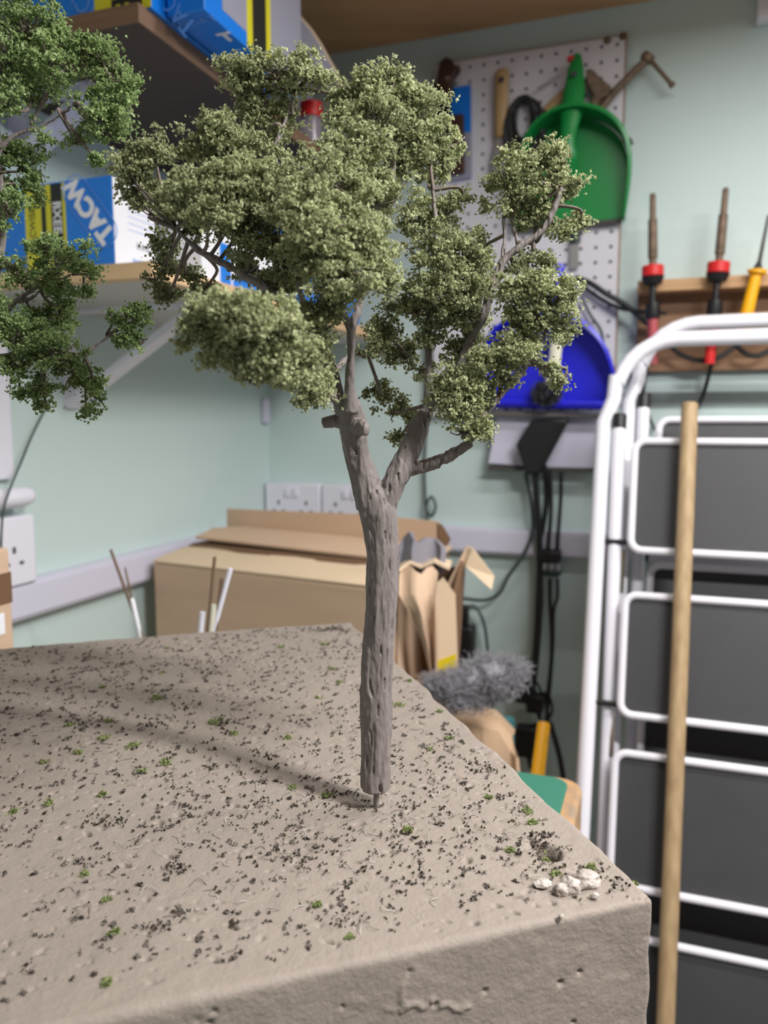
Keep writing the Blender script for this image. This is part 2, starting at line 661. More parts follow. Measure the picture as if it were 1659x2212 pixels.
# the crack along the rounded corner
raise_line([(nvf + 5 + int(1.5 * sin(k * 0.7)), k) for k in range(1, 14)], 0.8, -0.0016)

uu = np.linspace(0, BW_, nu + 1)
endin = np.where(uu < r0, r0 - np.sqrt(np.maximum(0, r0 ** 2 - (r0 - uu) ** 2)), 0.0)[None, :] * 0.9
off = hgt - endin
Yp = prof[:, 0:1] + prof[:, 2:3] * off
Zp = prof[:, 1:2] + prof[:, 3:4] * off
edgewob = 0.0008 * fftnoise((npf, 2), 8, 5)[:, 0:1] * (np.exp(-uu / 0.004))[None, :]
Up = uu[None, :] + edgewob
co = np.empty((npf, nu + 1, 3))
for a in range(3):
    co[:, :, a] = NC[a] + udir[a] * Up + vdir[a] * Yp
co[:, :, 2] += Zp
verts = co.reshape(-1, 3)
ii, jj = np.meshgrid(np.arange(npf - 1), np.arange(nu), indexing='ij')
base = (ii * (nu + 1) + jj).ravel()
quads = np.stack([base, base + nu + 1, base + nu + 2, base + 1], 1)
BC = NC + udir * BW_ / 2 + vdir * BL / 2
BC.z = TZ
block = np_mesh('landscape_block', verts, quads, M['block'], None, BC, smooth=True)
tag(block, 'grey-brown painted foam block with pitted, crumb-strewn top carrying the model trees', 'block')
# lower part of the block (front lower strip, ends, back)
mb = MB()
zb = BT - 0.0745
mb.hexa([NC + V((0, 0, TZ - NC.z)) + vdir * 0.0006 + udir * 0.0006, NC + udir * BW_ + vdir * 0.0006 + V((0, 0, TZ - NC.z)),
         NC + udir * BW_ + vdir * BL + V((0, 0, TZ - NC.z)), NC + vdir * BL + udir * 0.0006 + V((0, 0, TZ - NC.z)),
         NC + V((0, 0, -0.006)) + vdir * 0.004 + udir * 0.004, NC + udir * (BW_ - 0.002) + vdir * 0.004 + V((0, 0, -0.006)),
         NC + udir * (BW_ - 0.002) + vdir * (BL - 0.004) + V((0, 0, -0.006)), NC + vdir * (BL - 0.004) + udir * 0.004 + V((0, 0, -0.006))])
mb.build('core', M['block'], block, smooth=0)


def top_z(P):
    i0, j0 = ij_of(P)
    i0 = min(max(i0, 0), npf - 1); j0 = min(max(j0, 0), nu)
    return co[i0, j0, 2]


# ------------------------------------------------------------------ flakes (crumbs of flock)
def flakes(centers, size, jitter=0.35, seed=0):
    """two crossed bent leaflets per centre -> verts, quads, number of faces per centre"""
    g = np.random.default_rng(seed)
    n = len(centers)
    A = g.standard_normal((n, 3)); A /= np.linalg.norm(A, axis=1)[:, None]
    B = g.standard_normal((n, 3)); B -= A * (A * B).sum(1)[:, None]; B /= np.linalg.norm(B, axis=1)[:, None]
    Cc = np.cross(A, B)
    sz = size * (1 + jitter * g.standard_normal(n)).clip(0.4, 2)
    a, b_, c_ = A * sz[:, None], B * sz[:, None], Cc * sz[:, None]
    v = np.empty((n, 8, 3))
    w = 0.62
    v[:, 0] = centers - a
    v[:, 1] = centers + b_ * w + c_ * 0.35
    v[:, 2] = centers + a
    v[:, 3] = centers - b_ * w + c_ * 0.35
    v[:, 4] = centers - c_ * 0.9 + a * 0.2
    v[:, 5] = centers + a * w * 0.8 - b_ * 0.3
    v[:, 6] = centers + c_ * 0.9 + b_ * 0.2
    v[:, 7] = centers - a * w * 0.8 - b_ * 0.3
    q = np.arange(n)[:, None] * 8
    f = np.concatenate([q + np.array([[0, 1, 2, 3]]), q + np.array([[4, 5, 6, 7]])], 1).reshape(-1, 4)
    return v.reshape(-1, 3), f


class tris_tubes:
    """many thin three sided tubes in one mesh; paths: list of (points, radii)"""

    def __init__(self, paths):
        groups = {}
        for pts, rad in paths:
            groups.setdefault(len(pts), []).append((pts, rad if isinstance(rad, (list, tuple)) else [rad] * len(pts)))
        vs_, fs_, o = [], [], 0
        for k, lst in groups.items():
            P = np.array([[tuple(p) for p in l[0]] for l in lst]); Rr = np.array([l[1] for l in lst])
            T = np.empty_like(P)
            T[:, 1:-1] = P[:, 2:] - P[:, :-2]; T[:, 0] = P[:, 1] - P[:, 0]; T[:, -1] = P[:, -1] - P[:, -2]
            T /= np.linalg.norm(T, axis=2, keepdims=True) + 1e-12
            ref = np.where(np.abs(T[:, :1, 2:3]) > 0.8, np.array([[[1.0, 0, 0]]]), np.array([[[0, 0, 1.0]]]))
            U = np.cross(T, ref); U /= np.linalg.norm(U, axis=2, keepdims=True) + 1e-9
            W = np.cross(T, U)
            n = len(lst)
            v = np.empty((n, k, 3, 3))
            for j in range(3):
                a = 2 * pi * j / 3
                v[:, :, j] = P + (U * cos(a) + W * sin(a)) * Rr[:, :, None]
            vs_.append(v.reshape(-1, 3))
            i0 = np.arange(n)[:, None, None] * (3 * k) + np.arange(k - 1)[None, :, None] * 3 + np.arange(3)[None, None, :] + o
            i1 = np.arange(n)[:, None, None] * (3 * k) + np.arange(k - 1)[None, :, None] * 3 + (np.arange(3)[None, None, :] + 1) % 3 + o
            fs_.append(np.stack([i0, i1, i1 + 3, i0 + 3], -1).reshape(-1, 4))
            o += n * k * 3
        self.v = np.concatenate(vs_); self.f = np.concatenate(fs_)

    def build(self, name, material, parent, smooth=0):
        return np_mesh(name, self.v, self.f, material, parent, smooth=True)


# ================================================================== trees
def limb_mesh(name, limbs, parent, material, voxel=0.00048, amp=0.0006):
    """limbs: list of (points, radii); merged into one skin and given bark relief"""
    mb_ = MB()
    for pts, rad in limbs:
        mb_.tube(pts, rad, 14)
    o0 = WL[parent.name]
    me = bpy.data.meshes.new('tmp')
    me.from_pydata([p - o0 for p in mb_.v], [], mb_.f)
    tmp = bpy.data.objects.new('tmp', me); COL.objects.link(tmp)
    rm = tmp.modifiers.new('r', 'REMESH'); rm.mode = 'VOXEL'; rm.voxel_size = voxel; rm.adaptivity = 0
    sm = tmp.modifiers.new('s', 'SMOOTH'); sm.iterations = 5; sm.factor = 0.5
    dg = bpy.context.evaluated_depsgraph_get()
    m2 = bpy.data.meshes.new_from_object(tmp.evaluated_get(dg))
    bpy.data.objects.remove(tmp); bpy.data.meshes.remove(me)
    nv = len(m2.vertices)
    Pv = np.empty(nv * 3, np.float32); m2.vertices.foreach_get('co', Pv); Pv = Pv.reshape(-1, 3)
    Nv = np.empty(nv * 3, np.float32); m2.vertex_normals.foreach_get('vector', Nv); Nv = Nv.reshape(-1, 3)
    dv = np.empty(nv, np.float32)
    for i, p in enumerate(Pv.tolist()):
        q = V((p[0] * 260, p[1] * 260, p[2] * 52))
        a = noise.noise(q)
        a2 = noise.noise(V((p[0] * 320 + 3, p[1] * 320, p[2] * 75)) + V((a, a, 0)) * 0.6)
        b_ = noise.noise(V((p[0] * 700, p[1] * 700, p[2] * 240)))
        crack = min(1.0, max(0.0, noise.noise(V((p[0] * 520 + 5, p[1] * 520 + 2, p[2] * 95 + 9))) - 0.44) * 10)
        dv[i] = 0.45 * math.tanh(9 * a) + 0.32 * max(-0.4, 1 - abs(a2) * 3.2) + 0.40 * b_ - 1.6 * crack - 0.3
    Pv += Nv * (amp * dv)[:, None]
    m2.vertices.foreach_set('co', Pv.ravel())
    m2.update()
    m2.materials.clear(); m2.materials.append(material)
    m2.shade_smooth()
    ob = bpy.data.objects.new(name, m2)
    COL.objects.link(ob); ob.parent = parent
    WL[ob.name] = o0
    return ob


def grow(tree, YT, blobs, skeleton_nodes, material, tint_bias, seed, tuft_px=13.0, dens=1.0, twig_r=0.00042):
    """foliage of one bough: blobs (cx, cy, rx, ry, depth in cm) -> one mesh of flock flakes; returns twig paths"""
    g = np.random.default_rng(seed)
    cen, tint = [], []
    paths = []
    for (cx, cy, rx, ry, dz) in blobs:
        Y = YT + dz * 0.01
        c = at(cx, cy, Y)
        k = (c - CAMP).length / FPX * 0.99
        rxm, rym = rx * k, ry * k
        rzm = 0.5 * (rxm + rym) * 0.8
        nt = max(12, int(rx * ry * pi / (tuft_px ** 2) * 1.5 * dens))
        d = g.standard_normal((nt, 3)); d /= np.linalg.norm(d, axis=1)[:, None]
        rr = 0.36 + 0.62 * g.random(nt) ** 0.75
        lump = np.array([noise.noise(V(x) * 2.3 + V((cx * 0.013, cy * 0.017, seed))) for x in d])
        rr *= 1.0 + 0.55 * lump
        rr *= np.where(g.random(nt) < 0.07, 1.22, 1.0)
        p = d * rr[:, None] * np.array([rxm, rzm, rym])
        p = p + np.array(c)
        # clear small gaps so the bough is not a ball
        keep = np.array([noise.noise(V(x) * 150 + V((seed, 0, 0))) > -0.16 for x in p])
        p = p[keep]; rr = rr[keep]; d = d[keep]
        nt = len(p)
        # nearest skeleton node feeds the bough
        node = min(skeleton_nodes, key=lambda s_: (s_ - c).length)
        low = c + V((0, 0, -rym * 0.35))
        mid = (node + low) * 0.5 + V((g.normal() * 0.003, g.normal() * 0.003, g.normal() * 0.003))
        pts = cr([node, mid, low], 5)
        r_ = twig_r * 2.6
        if (node - c).length > 0.004:
            paths.append((pts, [r_ * (1 - 0.5 * i / len(pts)) for i in range(len(pts))]))
        for i in range(nt):
            if g.random() < 0.34:
                e = V(p[i])
                s0 = low.lerp(c, g.random() * 0.8)
                m_ = (s0 + e) * 0.5 + V(g.normal(size=3) * 0.0018)
                over = e + (e - s0).normalized() * (0.0025 * g.random() if g.random() < 0.35 else 0.0)
                paths.append(([s0, s0.lerp(m_, 0.55) + V(g.normal(size=3) * 0.0006), m_, m_.lerp(over, 0.5) + V(g.normal(size=3) * 0.0007), over],
                              [twig_r * 1.25, twig_r, twig_r * 0.85, twig_r * 0.7, twig_r * 0.45]))
        nl = 28
        loc_ = g.standard_normal((nt, nl, 3)) * np.array([0.0017, 0.0017, 0.0012]) * (0.55 + 0.9 * g.random((nt, 1, 1)))
        pc = (p[:, None, :] + loc_)
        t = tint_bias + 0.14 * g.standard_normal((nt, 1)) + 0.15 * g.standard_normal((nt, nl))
        cen.append(pc.reshape(-1, 3)); tint.append(t.ravel())
    cen = np.concatenate(cen); tint = np.concatenate(tint).clip(0, 1)
    v, f = flakes(cen, 0.00088, seed=seed)
    ob = np_mesh('foliage', v, f, material, tree, tint=np.repeat(tint, 2))
    ob['kind'] = 'stuff'
    return paths


# ---------------- the main tree
peg_foot = at_z(813, 1741, BT)
YT = peg_foot.y
tree = thing('model_tree', peg_foot, 'olive-leaved model tree with forked grey trunk on a wire peg, centre of block', 'tree', 'model trees on the block')


def sk(pts, YB=None):
    """pixel skeleton -> limb (points, radii): (px, py, half width px, depth cm)"""
    P, Rr = [], []
    for (x, y, w, dz) in pts:
        p = at(x, y, (YB or YT) + dz * 0.01)
        P.append(p); Rr.append(w * (p - CAMP).length / FPX * 0.985)
    # resample
    C_ = cr(P, 6)
    rad = []
    for i in range(len(P) - 1):
        for k in range(6):
            rad.append(Rr[i] + (Rr[i + 1] - Rr[i]) * k / 6)
    rad.append(Rr[-1])
    return C_, rad


limbs_main = [
    sk([(811, 1703, 31, 0), (812, 1660, 32, 0), (813, 1590, 33, 0), (813, 1462, 36, 0), (822, 1331, 36, 0), (826, 1250, 36, 0), (824, 1173, 37, 0), (816, 1105, 41, 0), (800, 1060, 35, 0)]),
    sk([(806, 1090, 38, 0), (787, 1032, 31, 0), (772, 985, 27, -0.2), (764, 940, 30, -0.5), (760, 905, 30, -0.8), (752, 872, 27, -1.2)]),
    sk([(764, 918, 24, -0.7), (735, 911, 16, -0.6), (712, 911, 12, -0.6), (697, 914, 11, -0.6)]),
    sk([(772, 925, 20, -1.2), (786, 920, 13, -1.9), (786, 940, 10, -2)]),
    sk([(828, 1095, 28, 0), (850, 1045, 26, 0), (872, 1000, 26, 0.2), (893, 955, 24, 0.4), (910, 915, 21, 0.6), (922, 888, 16, 0.9)]),
    sk([(862, 1018, 18, 0.2), (893, 1012, 15, 0.1), (930, 1003, 14, 0), (968, 986, 13, -0.2), (1000, 966, 11, -0.4), (1018, 956, 8, -0.5)]),
    # upper limbs
    sk([(758, 890, 17, -1.4), (757, 830, 12, -1.6), (758, 770, 10, -1.9), (755, 711, 10, -2.2), (735, 669, 9, -2.6), (718, 640, 7, -3)]),
    sk([(742, 890, 18, -1.0), (727, 848, 15, -1.2), (712, 786, 14, -1.2), (690, 730, 13, -1.2), (668, 690, 11, -1.4), (650, 640, 8, -1.6), (640, 580, 6, -2)]),
    sk([(720, 860, 9, -1.4), (665, 838, 7, -3), (610, 818, 7, -5), (555, 784, 6, -7), (502, 766, 5, -8)]),
    sk([(700, 740, 9, -1.2), (640, 670, 9, -1.2), (560, 612, 9, -1.2), (472, 564, 8, -1.4), (423, 535, 7, -1.4), (380, 494, 5, -1.4)]),
    sk([(722, 800, 9, -1), (770, 760, 6, 1), (795, 768, 5, 1.5), (844, 698, 5, 2)]),
    sk([(760, 720, 9, -1.8), (790, 600, 9, -1), (815, 510, 8, 0.4), (841, 415, 9, 1), (849, 350, 8, 1.2), (842, 290, 7, 1.4), (834, 240, 5, 1.4)]),
    sk([(925, 890, 13, 0.9), (927, 823, 9, 1), (924, 723, 8, 1), (933, 640, 7, 1), (950, 580, 6, 0.8), (975, 540, 7, 0.6), (945, 480, 6, 1), (936, 410, 4, 1.4)]),
    sk([(930, 880, 12, 0.8), (965, 845, 12, 0.2), (990, 805, 12, 0.2), (1010, 750, 10, 0.3), (1045, 680, 9, 0.5), (1058, 640, 10, 0.5), (1072, 598, 10, 0.5), (1092, 560, 9, 0.6),
        (1125, 532, 9, 0.6), (1160, 508, 8, 0.6), (1182, 480, 7.5, 0.6), (1200, 442, 6, 0.6), (1213, 405, 4, 0.6)]),
    sk([(1085, 575, 6, 0.7), (1089, 530, 5, 0.9), (1088, 470, 4, 1)]),
    sk([(1120, 535, 6, 0.7), (1112, 500, 5, 0.9), (1105, 470, 4, 1)]),
    sk([(1010, 958, 8, -0.4), (1040, 905, 7, -0.5), (1085, 850, 8, -0.6), (1115, 820, 7, -0.6), (1150, 770, 6, -0.7), (1175, 725, 6, -0.8), (1185, 690, 5, -0.8)]),
    sk([(590, 330, 5, 2), (620, 250, 5, 2.4), (640, 190, 4, 2.4)]),
    sk([(650, 640, 6, -1.6), (630, 480, 6, 0), (595, 340, 5, 2)]),
]
limb_mesh('trunk', limbs_main, tree, M['bark'])
MB().tube([at(812, 1700, YT), at(813, 1722, YT), peg_foot + V((0, 0, -0.004))], [0.0016, 0.0014, 0.0013], 10).build('wire_peg', M['bark'], tree)
nodes_main = [p for l in limbs_main[6:] for p in l[0][::2]]
# flakes of trunk paint
boughs = {
    'crown_top': [(530, 150, 58, 36, 2), (600, 152, 68, 42, 2), (666, 160, 44, 38, 2), (586, 220, 50, 34, 3), (540, 200, 40, 40, 2.5), (612, 268, 32, 38, 3), (570, 280, 50, 45, 3)],
    'left_top': [(468, 265, 42, 36, 0), (500, 315, 55, 42, 0), (440, 320, 50, 36, 0.5), (335, 325, 62, 34, 0), (282, 355, 36, 40, 0), (300, 410, 42, 42, 0.5), (345, 445, 45, 35, 0.5), (290, 380, 40, 34, 0.2)],
    'left_mid': [(430, 395, 74, 44, -3), (520, 385, 74, 54, -3), (450, 450, 84, 44, -3.5), (565, 420, 70, 56, -2.5), (390, 430, 50, 40, -2), (560, 330, 60, 48, 0.5)],
    'left_dark': [(350, 520, 34, 26, 0), (365, 565, 38, 30, 0.5), (335, 600, 24, 32, 0.5), (405, 590, 32, 22, 0.5), (440, 622, 26, 12, 0.5), (360, 640, 28, 26, 0.8), (420, 490, 40, 28, -1)],
    'top': [(775, 195, 62, 40, 2), (840, 188, 66, 38, 2), (900, 225, 66, 46, 2), (748, 245, 42, 40, 2), (800, 260, 84, 54, 1), (930, 285, 46, 54, 2), (955, 345, 38, 50, 2.5), (880, 330, 76, 62, 2), (985, 300, 14, 30, 2.5),
            (738, 205, 24, 24, 2.2), (860, 165, 22, 20, 2)],
    'centre': [(760, 330, 84, 56, -1), (715, 400, 94, 62, -3), (805, 420, 70, 62, -1), (650, 450, 84, 56, -4), (690, 520, 94, 64, -5), (780, 520, 84, 64, -4), (815, 590, 64, 54, -3.5), (735, 605, 84, 52, -5), (660, 380, 60, 44, -1)],
    'inner_left': [(620, 560, 72, 54, -2), (560, 520, 64, 46, -2), (600, 610, 72, 36, -0.5), (700, 660, 54, 40, -4), (520, 470, 60, 44, -2), (545, 580, 40, 26, -0.5)],
    'low_left': [(445, 680, 60, 42, -8), (520, 680, 76, 52, -9), (585, 710, 76, 58, -8), (425, 725, 40, 36, -8), (480, 745, 70, 42, -8), (560, 785, 70, 42, -8), (635, 770, 66, 58, -6), (650, 830, 46, 40, -4), (590, 800, 50, 30, -6),
                 (685, 720, 44, 44, -3), (680, 850, 34, 28, -3), (700, 785, 30, 50, -2.6), (700, 835, 20, 34, -2.2)],
    'right_mid': [(945, 545, 60, 52, 0), (1000, 560, 50, 52, 0), (965, 620, 80, 62, -0.5), (1030, 595, 34, 54, 0), (900, 660, 54, 46, 1), (1000, 670, 62, 46, 1), (960, 460, 36, 40, 2), (1000, 430, 16, 16, 2), (905, 470, 44, 54, 1.6), (1000, 505, 40, 22, 1),
                  (930, 720, 46, 36, 1), (1010, 720, 44, 36, 1)],
    'inner_low': [(870, 760, 46, 32, 2.5), (905, 790, 36, 30, 2), (830, 850, 44, 36, 3), (850, 880, 30, 24, 3), (882, 905, 14, 44, 2.5), (862, 945, 16, 12, 2.5), (835, 700, 40, 44, 1), (800, 740, 36, 36, 0.5), (990, 745, 32, 22, 1)],
    'right_top': [(1095, 375, 48, 50, 1), (1145, 340, 52, 30, 1), (1195, 338, 38, 36, 1), (1175, 390, 54, 44, 0.8), (1226, 395, 30, 32, 1), (1105, 430, 52, 38, 1), (1155, 440, 42, 36, 1.2), (1225, 495, 34, 22, 1.6), (1252, 476, 16, 18, 1.6), (1155, 485, 40, 20, 1.2)],
    'right_twiggy': [(1050, 520, 34, 30, 2), (1120, 580, 30, 24, 1), (1150, 560, 34, 26, 1), (1180, 580, 12, 16, 1)],
    'right_low': [(1110, 625, 40, 32, -1), (1165, 620, 54, 36, -1), (1212, 635, 34, 44, -1), (1226, 700, 28, 48, -1), (1120, 690, 42, 42, -0.6), (1165, 680, 42, 48, -0.8), (1095, 740, 34, 30, -0.8), (1150, 740, 30, 28, -0.8)],
    'low_right': [(1010, 790, 48, 40, 1), (1065, 775, 60, 32, -0.8), (1130, 762, 56, 30, -1), (1190, 790, 18, 34, -1), (1205, 820, 12, 24, -1), (980, 835, 50, 42, -0.8), (1000, 885, 48, 40, -0.8), (955, 870, 32, 32, -0.6), (1030, 845, 50, 44, -0.8), (1000, 932, 44, 24, -0.8),
                  (1048, 935, 16, 30, -0.8), (1085, 810, 30, 26, -0.8)],
}
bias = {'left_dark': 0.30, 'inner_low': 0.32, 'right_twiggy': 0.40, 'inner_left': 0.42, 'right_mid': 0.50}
paths = []
for i, (k, bl) in enumerate(boughs.items()):
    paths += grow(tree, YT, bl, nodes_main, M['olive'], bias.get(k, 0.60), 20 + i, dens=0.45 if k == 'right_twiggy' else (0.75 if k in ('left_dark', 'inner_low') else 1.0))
o = tris_tubes(paths).build('twigs', M['twig'], tree, smooth=0)
o['kind'] = 'stuff'

# ---------------- the second tree, its trunk outside the frame
YT2 = 0.40
foot2 = at_z(-120, 1700, BT)
foot2 = V((-0.26, 0.42, BT))
tree2 = thing('model_tree', foot2, 'greener model tree reaching in from the left edge of the picture', 'tree', 'model trees on the block')
dY2 = foot2.y


def sk2(pts):
    return sk(pts, YT2)


t_top = at(-60, 980, YT2)
limbs_2 = [
    ([foot2 + V((0, 0, 0.006)), foot2 + V((0.001, 0, 0.05)), foot2.lerp(t_top, 0.5) + V((0.004, 0, 0)), t_top], [0.0085, 0.0085, 0.008, 0.0078]),
    sk2([(-60, 985, 30, 0), (-45, 800, 22, 0), (-20, 640, 12, 0), (4, 520, 8, 0), (2, 400, 7, 0), (-10, 200, 6, 0), (20, 80, 5, 0), (30, 20, 3, 0)]),
    sk2([(-15, 700, 8, 0), (30, 655, 5, 0), (90, 612, 4.5, 0), (140, 600, 3, 0), (180, 575, 2, 0)]),
    sk2([(-12, 340, 7, 0), (22, 300, 5, 0), (48, 286, 4, 0), (72, 280, 4, 0), (95, 288, 3, 0)]),
    sk2([(60, 285, 4, 0), (85, 235, 4, 0), (110, 180, 3.5, 0), (125, 160, 4, 0), (165, 148, 3.5, 0), (210, 138, 2, 0)]),
    sk2([(72, 282, 4, 0), (120, 256, 3, 0), (160, 226, 2, 0)]),
    sk2([(70, 210, 3.5, 0), (90, 225, 3, 0), (120, 165, 3, 0), (95, 110, 2.5, 0), (90, 60, 2, 0)]),
    sk2([(-20, 780, 7, 0), (40, 760, 4, 0), (120, 760, 4, 0), (180, 762, 4, 0), (220, 738, 4, 0), (260, 710, 3, 0), (290, 690, 2, 0)]),
    sk2([(30, 655, 4, 0), (75, 640, 3, 0), (110, 600, 3, 0)]),
]
limb_mesh('trunk', limbs_2, tree2, M['bark'])
MB().tube([foot2 + V((0, 0, 0.01)), foot2 + V((0, 0, -0.004))], 0.0014, 8).build('wire_peg', M['bark'], tree2)
nodes2 = [p for l in limbs_2[1:] for p in l[0][::2]]
boughs2 = {
    'top': [(60, 50, 60, 50, 0), (20, 110, 50, 60, 0), (110, 130, 44, 44, -1), (112, 30, 24, 28, 0), (60, 120, 40, 50, 1)],
    'right': [(210, 110, 36, 40, 0), (178, 80, 14, 16, 0), (245, 170, 40, 50, 0), (258, 235, 36, 50, 0), (205, 240, 38, 50, -0.5), (160, 130, 40, 26, 0.5), (284, 175, 12, 10, 0), (240, 290, 46, 26, 0.5), (130, 95, 44, 34, 0)],
    'mid': [(110, 180, 40, 44, 0.5), (60, 190, 36, 50, 0.5), (15, 210, 34, 44, -1), (95, 285, 22, 32, 0), (165, 302, 30, 12, 0), (35, 150, 30, 30, 0), (212, 345, 8, 10, 0)],
    'dark': [(40, 350, 58, 48, 0.8), (20, 420, 46, 40, 0.8), (75, 400, 28, 40, 1), (20, 330, 40, 30, 0.5)],
    'low': [(15, 450, 40, 36, -1), (95, 535, 44, 24, -0.5), (160, 550, 44, 34, -0.5), (195, 585, 28, 26, -0.5), (130, 610, 52, 34, 0), (50, 600, 50, 34, 0), (180, 625, 26, 20, 0), (20, 570, 30, 30, 0), (100, 560, 20, 50, 0)],
    'under': [(90, 690, 60, 36, 0.5), (135, 660, 30, 44, 0.6), (50, 720, 60, 44, -1), (110, 760, 60, 44, -1), (40, 790, 44, 34, -0.6), (160, 800, 44, 44, -0.4), (205, 845, 24, 40, -0.3), (85, 835, 44, 26, -0.4), (185, 890, 28, 16, -0.3), (95, 878, 14, 12, -0.3),
              (45, 850, 12, 12, -0.3), (10, 680, 30, 36, -1)],
    'tip': [(288, 680, 34, 34, 0), (268, 735, 26, 20, 0), (300, 735, 20, 26, 0), (245, 690, 22, 16, 0), (318, 660, 14, 14, 0)],
}
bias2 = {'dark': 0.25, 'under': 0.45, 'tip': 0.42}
paths = []
for i, (k, bl) in enumerate(boughs2.items()):
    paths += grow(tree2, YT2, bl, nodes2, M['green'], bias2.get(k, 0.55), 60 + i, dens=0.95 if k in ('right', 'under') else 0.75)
o = tris_tubes(paths).build('twigs', M['twig'], tree2, smooth=0)
o['kind'] = 'stuff'

# ================================================================== litter on the block
g = np.random.default_rng(5)
cen, tin = [], []


def litter_and_shade(P, n, spread, bias_, zspread=0.0005):
    for k in range(n):
        p = P + V((g.normal() * spread, g.normal() * spread, 0))
        cen.append((p.x, p.y, top_z(p) + abs(g.normal()) * zspread + 0.0002)); tin.append(bias_ + 0.2 * g.normal())


for k in range(900):
    u = g.random() * (BW_ * 0.86) + 0.012; v = g.random() * (BL - 0.03) + 0.018
    P = NC + udir * u + vdir * v
    litter_and_shade(P, int(2 + 9 * g.random() ** 3), 0.0005 + 0.0016 * g.random() ** 2, 0.5)
for k in range(260):                             # denser by the trunk and to its right
    P = peg_foot + V((g.normal() * 0.05, g.normal() * 0.055, 0))
    u, v = uv_of(P)
    if 0.01 < u and 0.01 < v < BL - 0.01:
        litter_and_shade(P, int(2 + 6 * g.random()), 0.001 + 0.001 * g.random(), 0.5)
for (px, py, n, s) in ((720, 1357, 60, 0.004), (690, 1360, 40, 0.004), (745, 1361, 30, 0.003), (255, 1777, 40, 0.004), (200, 1770, 30, 0.004), (330, 1570, 40, 0.004), (190, 1568, 40, 0.004), (380, 1880, 30, 0.003), (640, 1860, 25, 0.003),
                      (740, 1985, 30, 0.004), (330, 2010, 30, 0.003), (860, 1800, 30, 0.003), (1180, 1870, 50, 0.004), (1280, 1880, 30, 0.004), (1060, 1665, 25, 0.003), (480, 1560, 30, 0.005), (1345, 1915, 25, 0.003), (1160, 1812, 40, 0.003), (1200, 1840, 40, 0.003), (1165, 1850, 30, 0.003)):
    litter_and_shade(at_z(px, py, BT), n, s, 0.35, 0.001)
v_, f_ = flakes(np.array(cen), 0.00062, jitter=0.6, seed=3)
o = np_mesh('litter_and_shade', v_, f_, M['debris_shade'], block, tint=np.repeat(np.array(tin).clip(0, 1), 2))  # real litter plus dark flakes standing in for shade in the pits
o['kind'] = 'stuff'
cen, tin = [], []
for k in range(2600):
    u = g.random() * (BW_ * 0.86) + 0.010; v = g.random() * (BL - 0.02) + 0.012
    P = NC + udir * u + vdir * v
    n = int(2 + 11 * g.random() ** 3); a = g.random() * 3.14; L = 0.0006 + 0.003 * g.random() ** 2
    for q_ in range(n):
        t = g.normal() * L
        p = P + V((cos(a) * t + g.normal() * 0.0005, sin(a) * t + g.normal() * 0.0005, 0))
        cen.append((p.x, p.y, top_z(p) + abs(g.normal()) * 0.0004 + 0.0002)); tin.append(0)
v_, f_ = flakes(np.array(cen), 0.00075, jitter=0.5, seed=4)
o = np_mesh('painted_crumbs', v_, f_, M['crumb'], block)
o['kind'] = 'stuff'
# loose fibres
paths = []
for k in range(700):
    u = g.random() * (BW_ * 0.8) + 0.015; v = g.random() * (BL - 0.04) + 0.02
    P = NC + udir * u + vdir * v
    if k > 420:
        P = peg_foot + V((g.normal() * 0.06, g.normal() * 0.05, 0))
        u, v = uv_of(P)
        if u < 0.012 or v < 0.012 or v > BL - 0.012:
            continue
    P.z = top_z(P) + 0.0002
    a = g.random() * 6.28; L = 0.002 + 0.006 * g.random()
    d = V((cos(a), sin(a), 0)); s_ = V((-sin(a), cos(a), 0))
    lift = 0.0016 * g.random()
    pts = cr([P, P + d * L * .5 + s_ * L * .3 * g.normal() + V((0, 0, lift)), P + d * L + V((0, 0, lift * 0.5))], 3)
    paths.append((pts, 0.00009 + 0.00008 * g.random()))
half = len(paths) * 5 // 6
o = tris_tubes(paths[:half]).build('dark_fibres', M['twig'], block, smooth=0); o['kind'] = 'stuff'
o = tris_tubes(paths[half:]).build('pale_fibres', M['hair'], block, smooth=0); o['kind'] = 'stuff'
# tufts of green flock
tufts = [(361, 1401, 7), (350, 1455, 6), (222, 1484, 8), (338, 1510, 16), (237, 1560, 11), (150, 1570, 9), (465, 1560, 16), (225, 1597, 14), (290, 1612, 14), (170, 1629, 10), (92, 1650, 9), (307, 1670, 11), (360, 1650, 15), (107, 1735, 11), (30, 1752, 11),
         (220, 1720, 10), (607, 1400, 9), (700, 1392, 12), (717, 1450, 9), (732, 1480, 8), (685, 1512, 7), (505, 1585, 9), (620, 1595, 9), (705, 1717, 11), (632, 1702, 9), (182, 1890, 9), (230, 1947, 9), (247, 2022, 12), (232, 2130, 12), (685, 1955, 9), (757, 2027, 9),
         (1140, 1752, 13), (1150, 1776, 12), (1102, 1835, 11), (882, 1790, 11), (862, 1525, 14), (970, 1597, 10), (1180, 1853, 16), (1277, 1872, 13), (1202, 1885, 12), (1372, 1899, 8), (1055, 1722, 10), (885, 1475, 7), (950, 1540, 8), (930, 1620, 8)]
for i, (px, py, w) in enumerate(tufts):
    P = at_z(px, py, BT)
    k = (P - CAMP).length / FPX
    n = int(14 + w * 3)
    c = np.array(P) + g.standard_normal((n, 3)) * np.array([w * k * 0.42, w * k * 0.42, w * k * 0.2])
    c[:, 2] = np.abs(c[:, 2] - P.z) + max(top_z(P), BT - 0.0025) + 0.0003
    v_, f_ = flakes(c, 0.00075, seed=100 + i)
    np_mesh('moss_tuft', v_, f_, M['moss'], block, tint=np.repeat((0.5 + 0.2 * g.standard_normal(n)).clip(0, 1), 2))


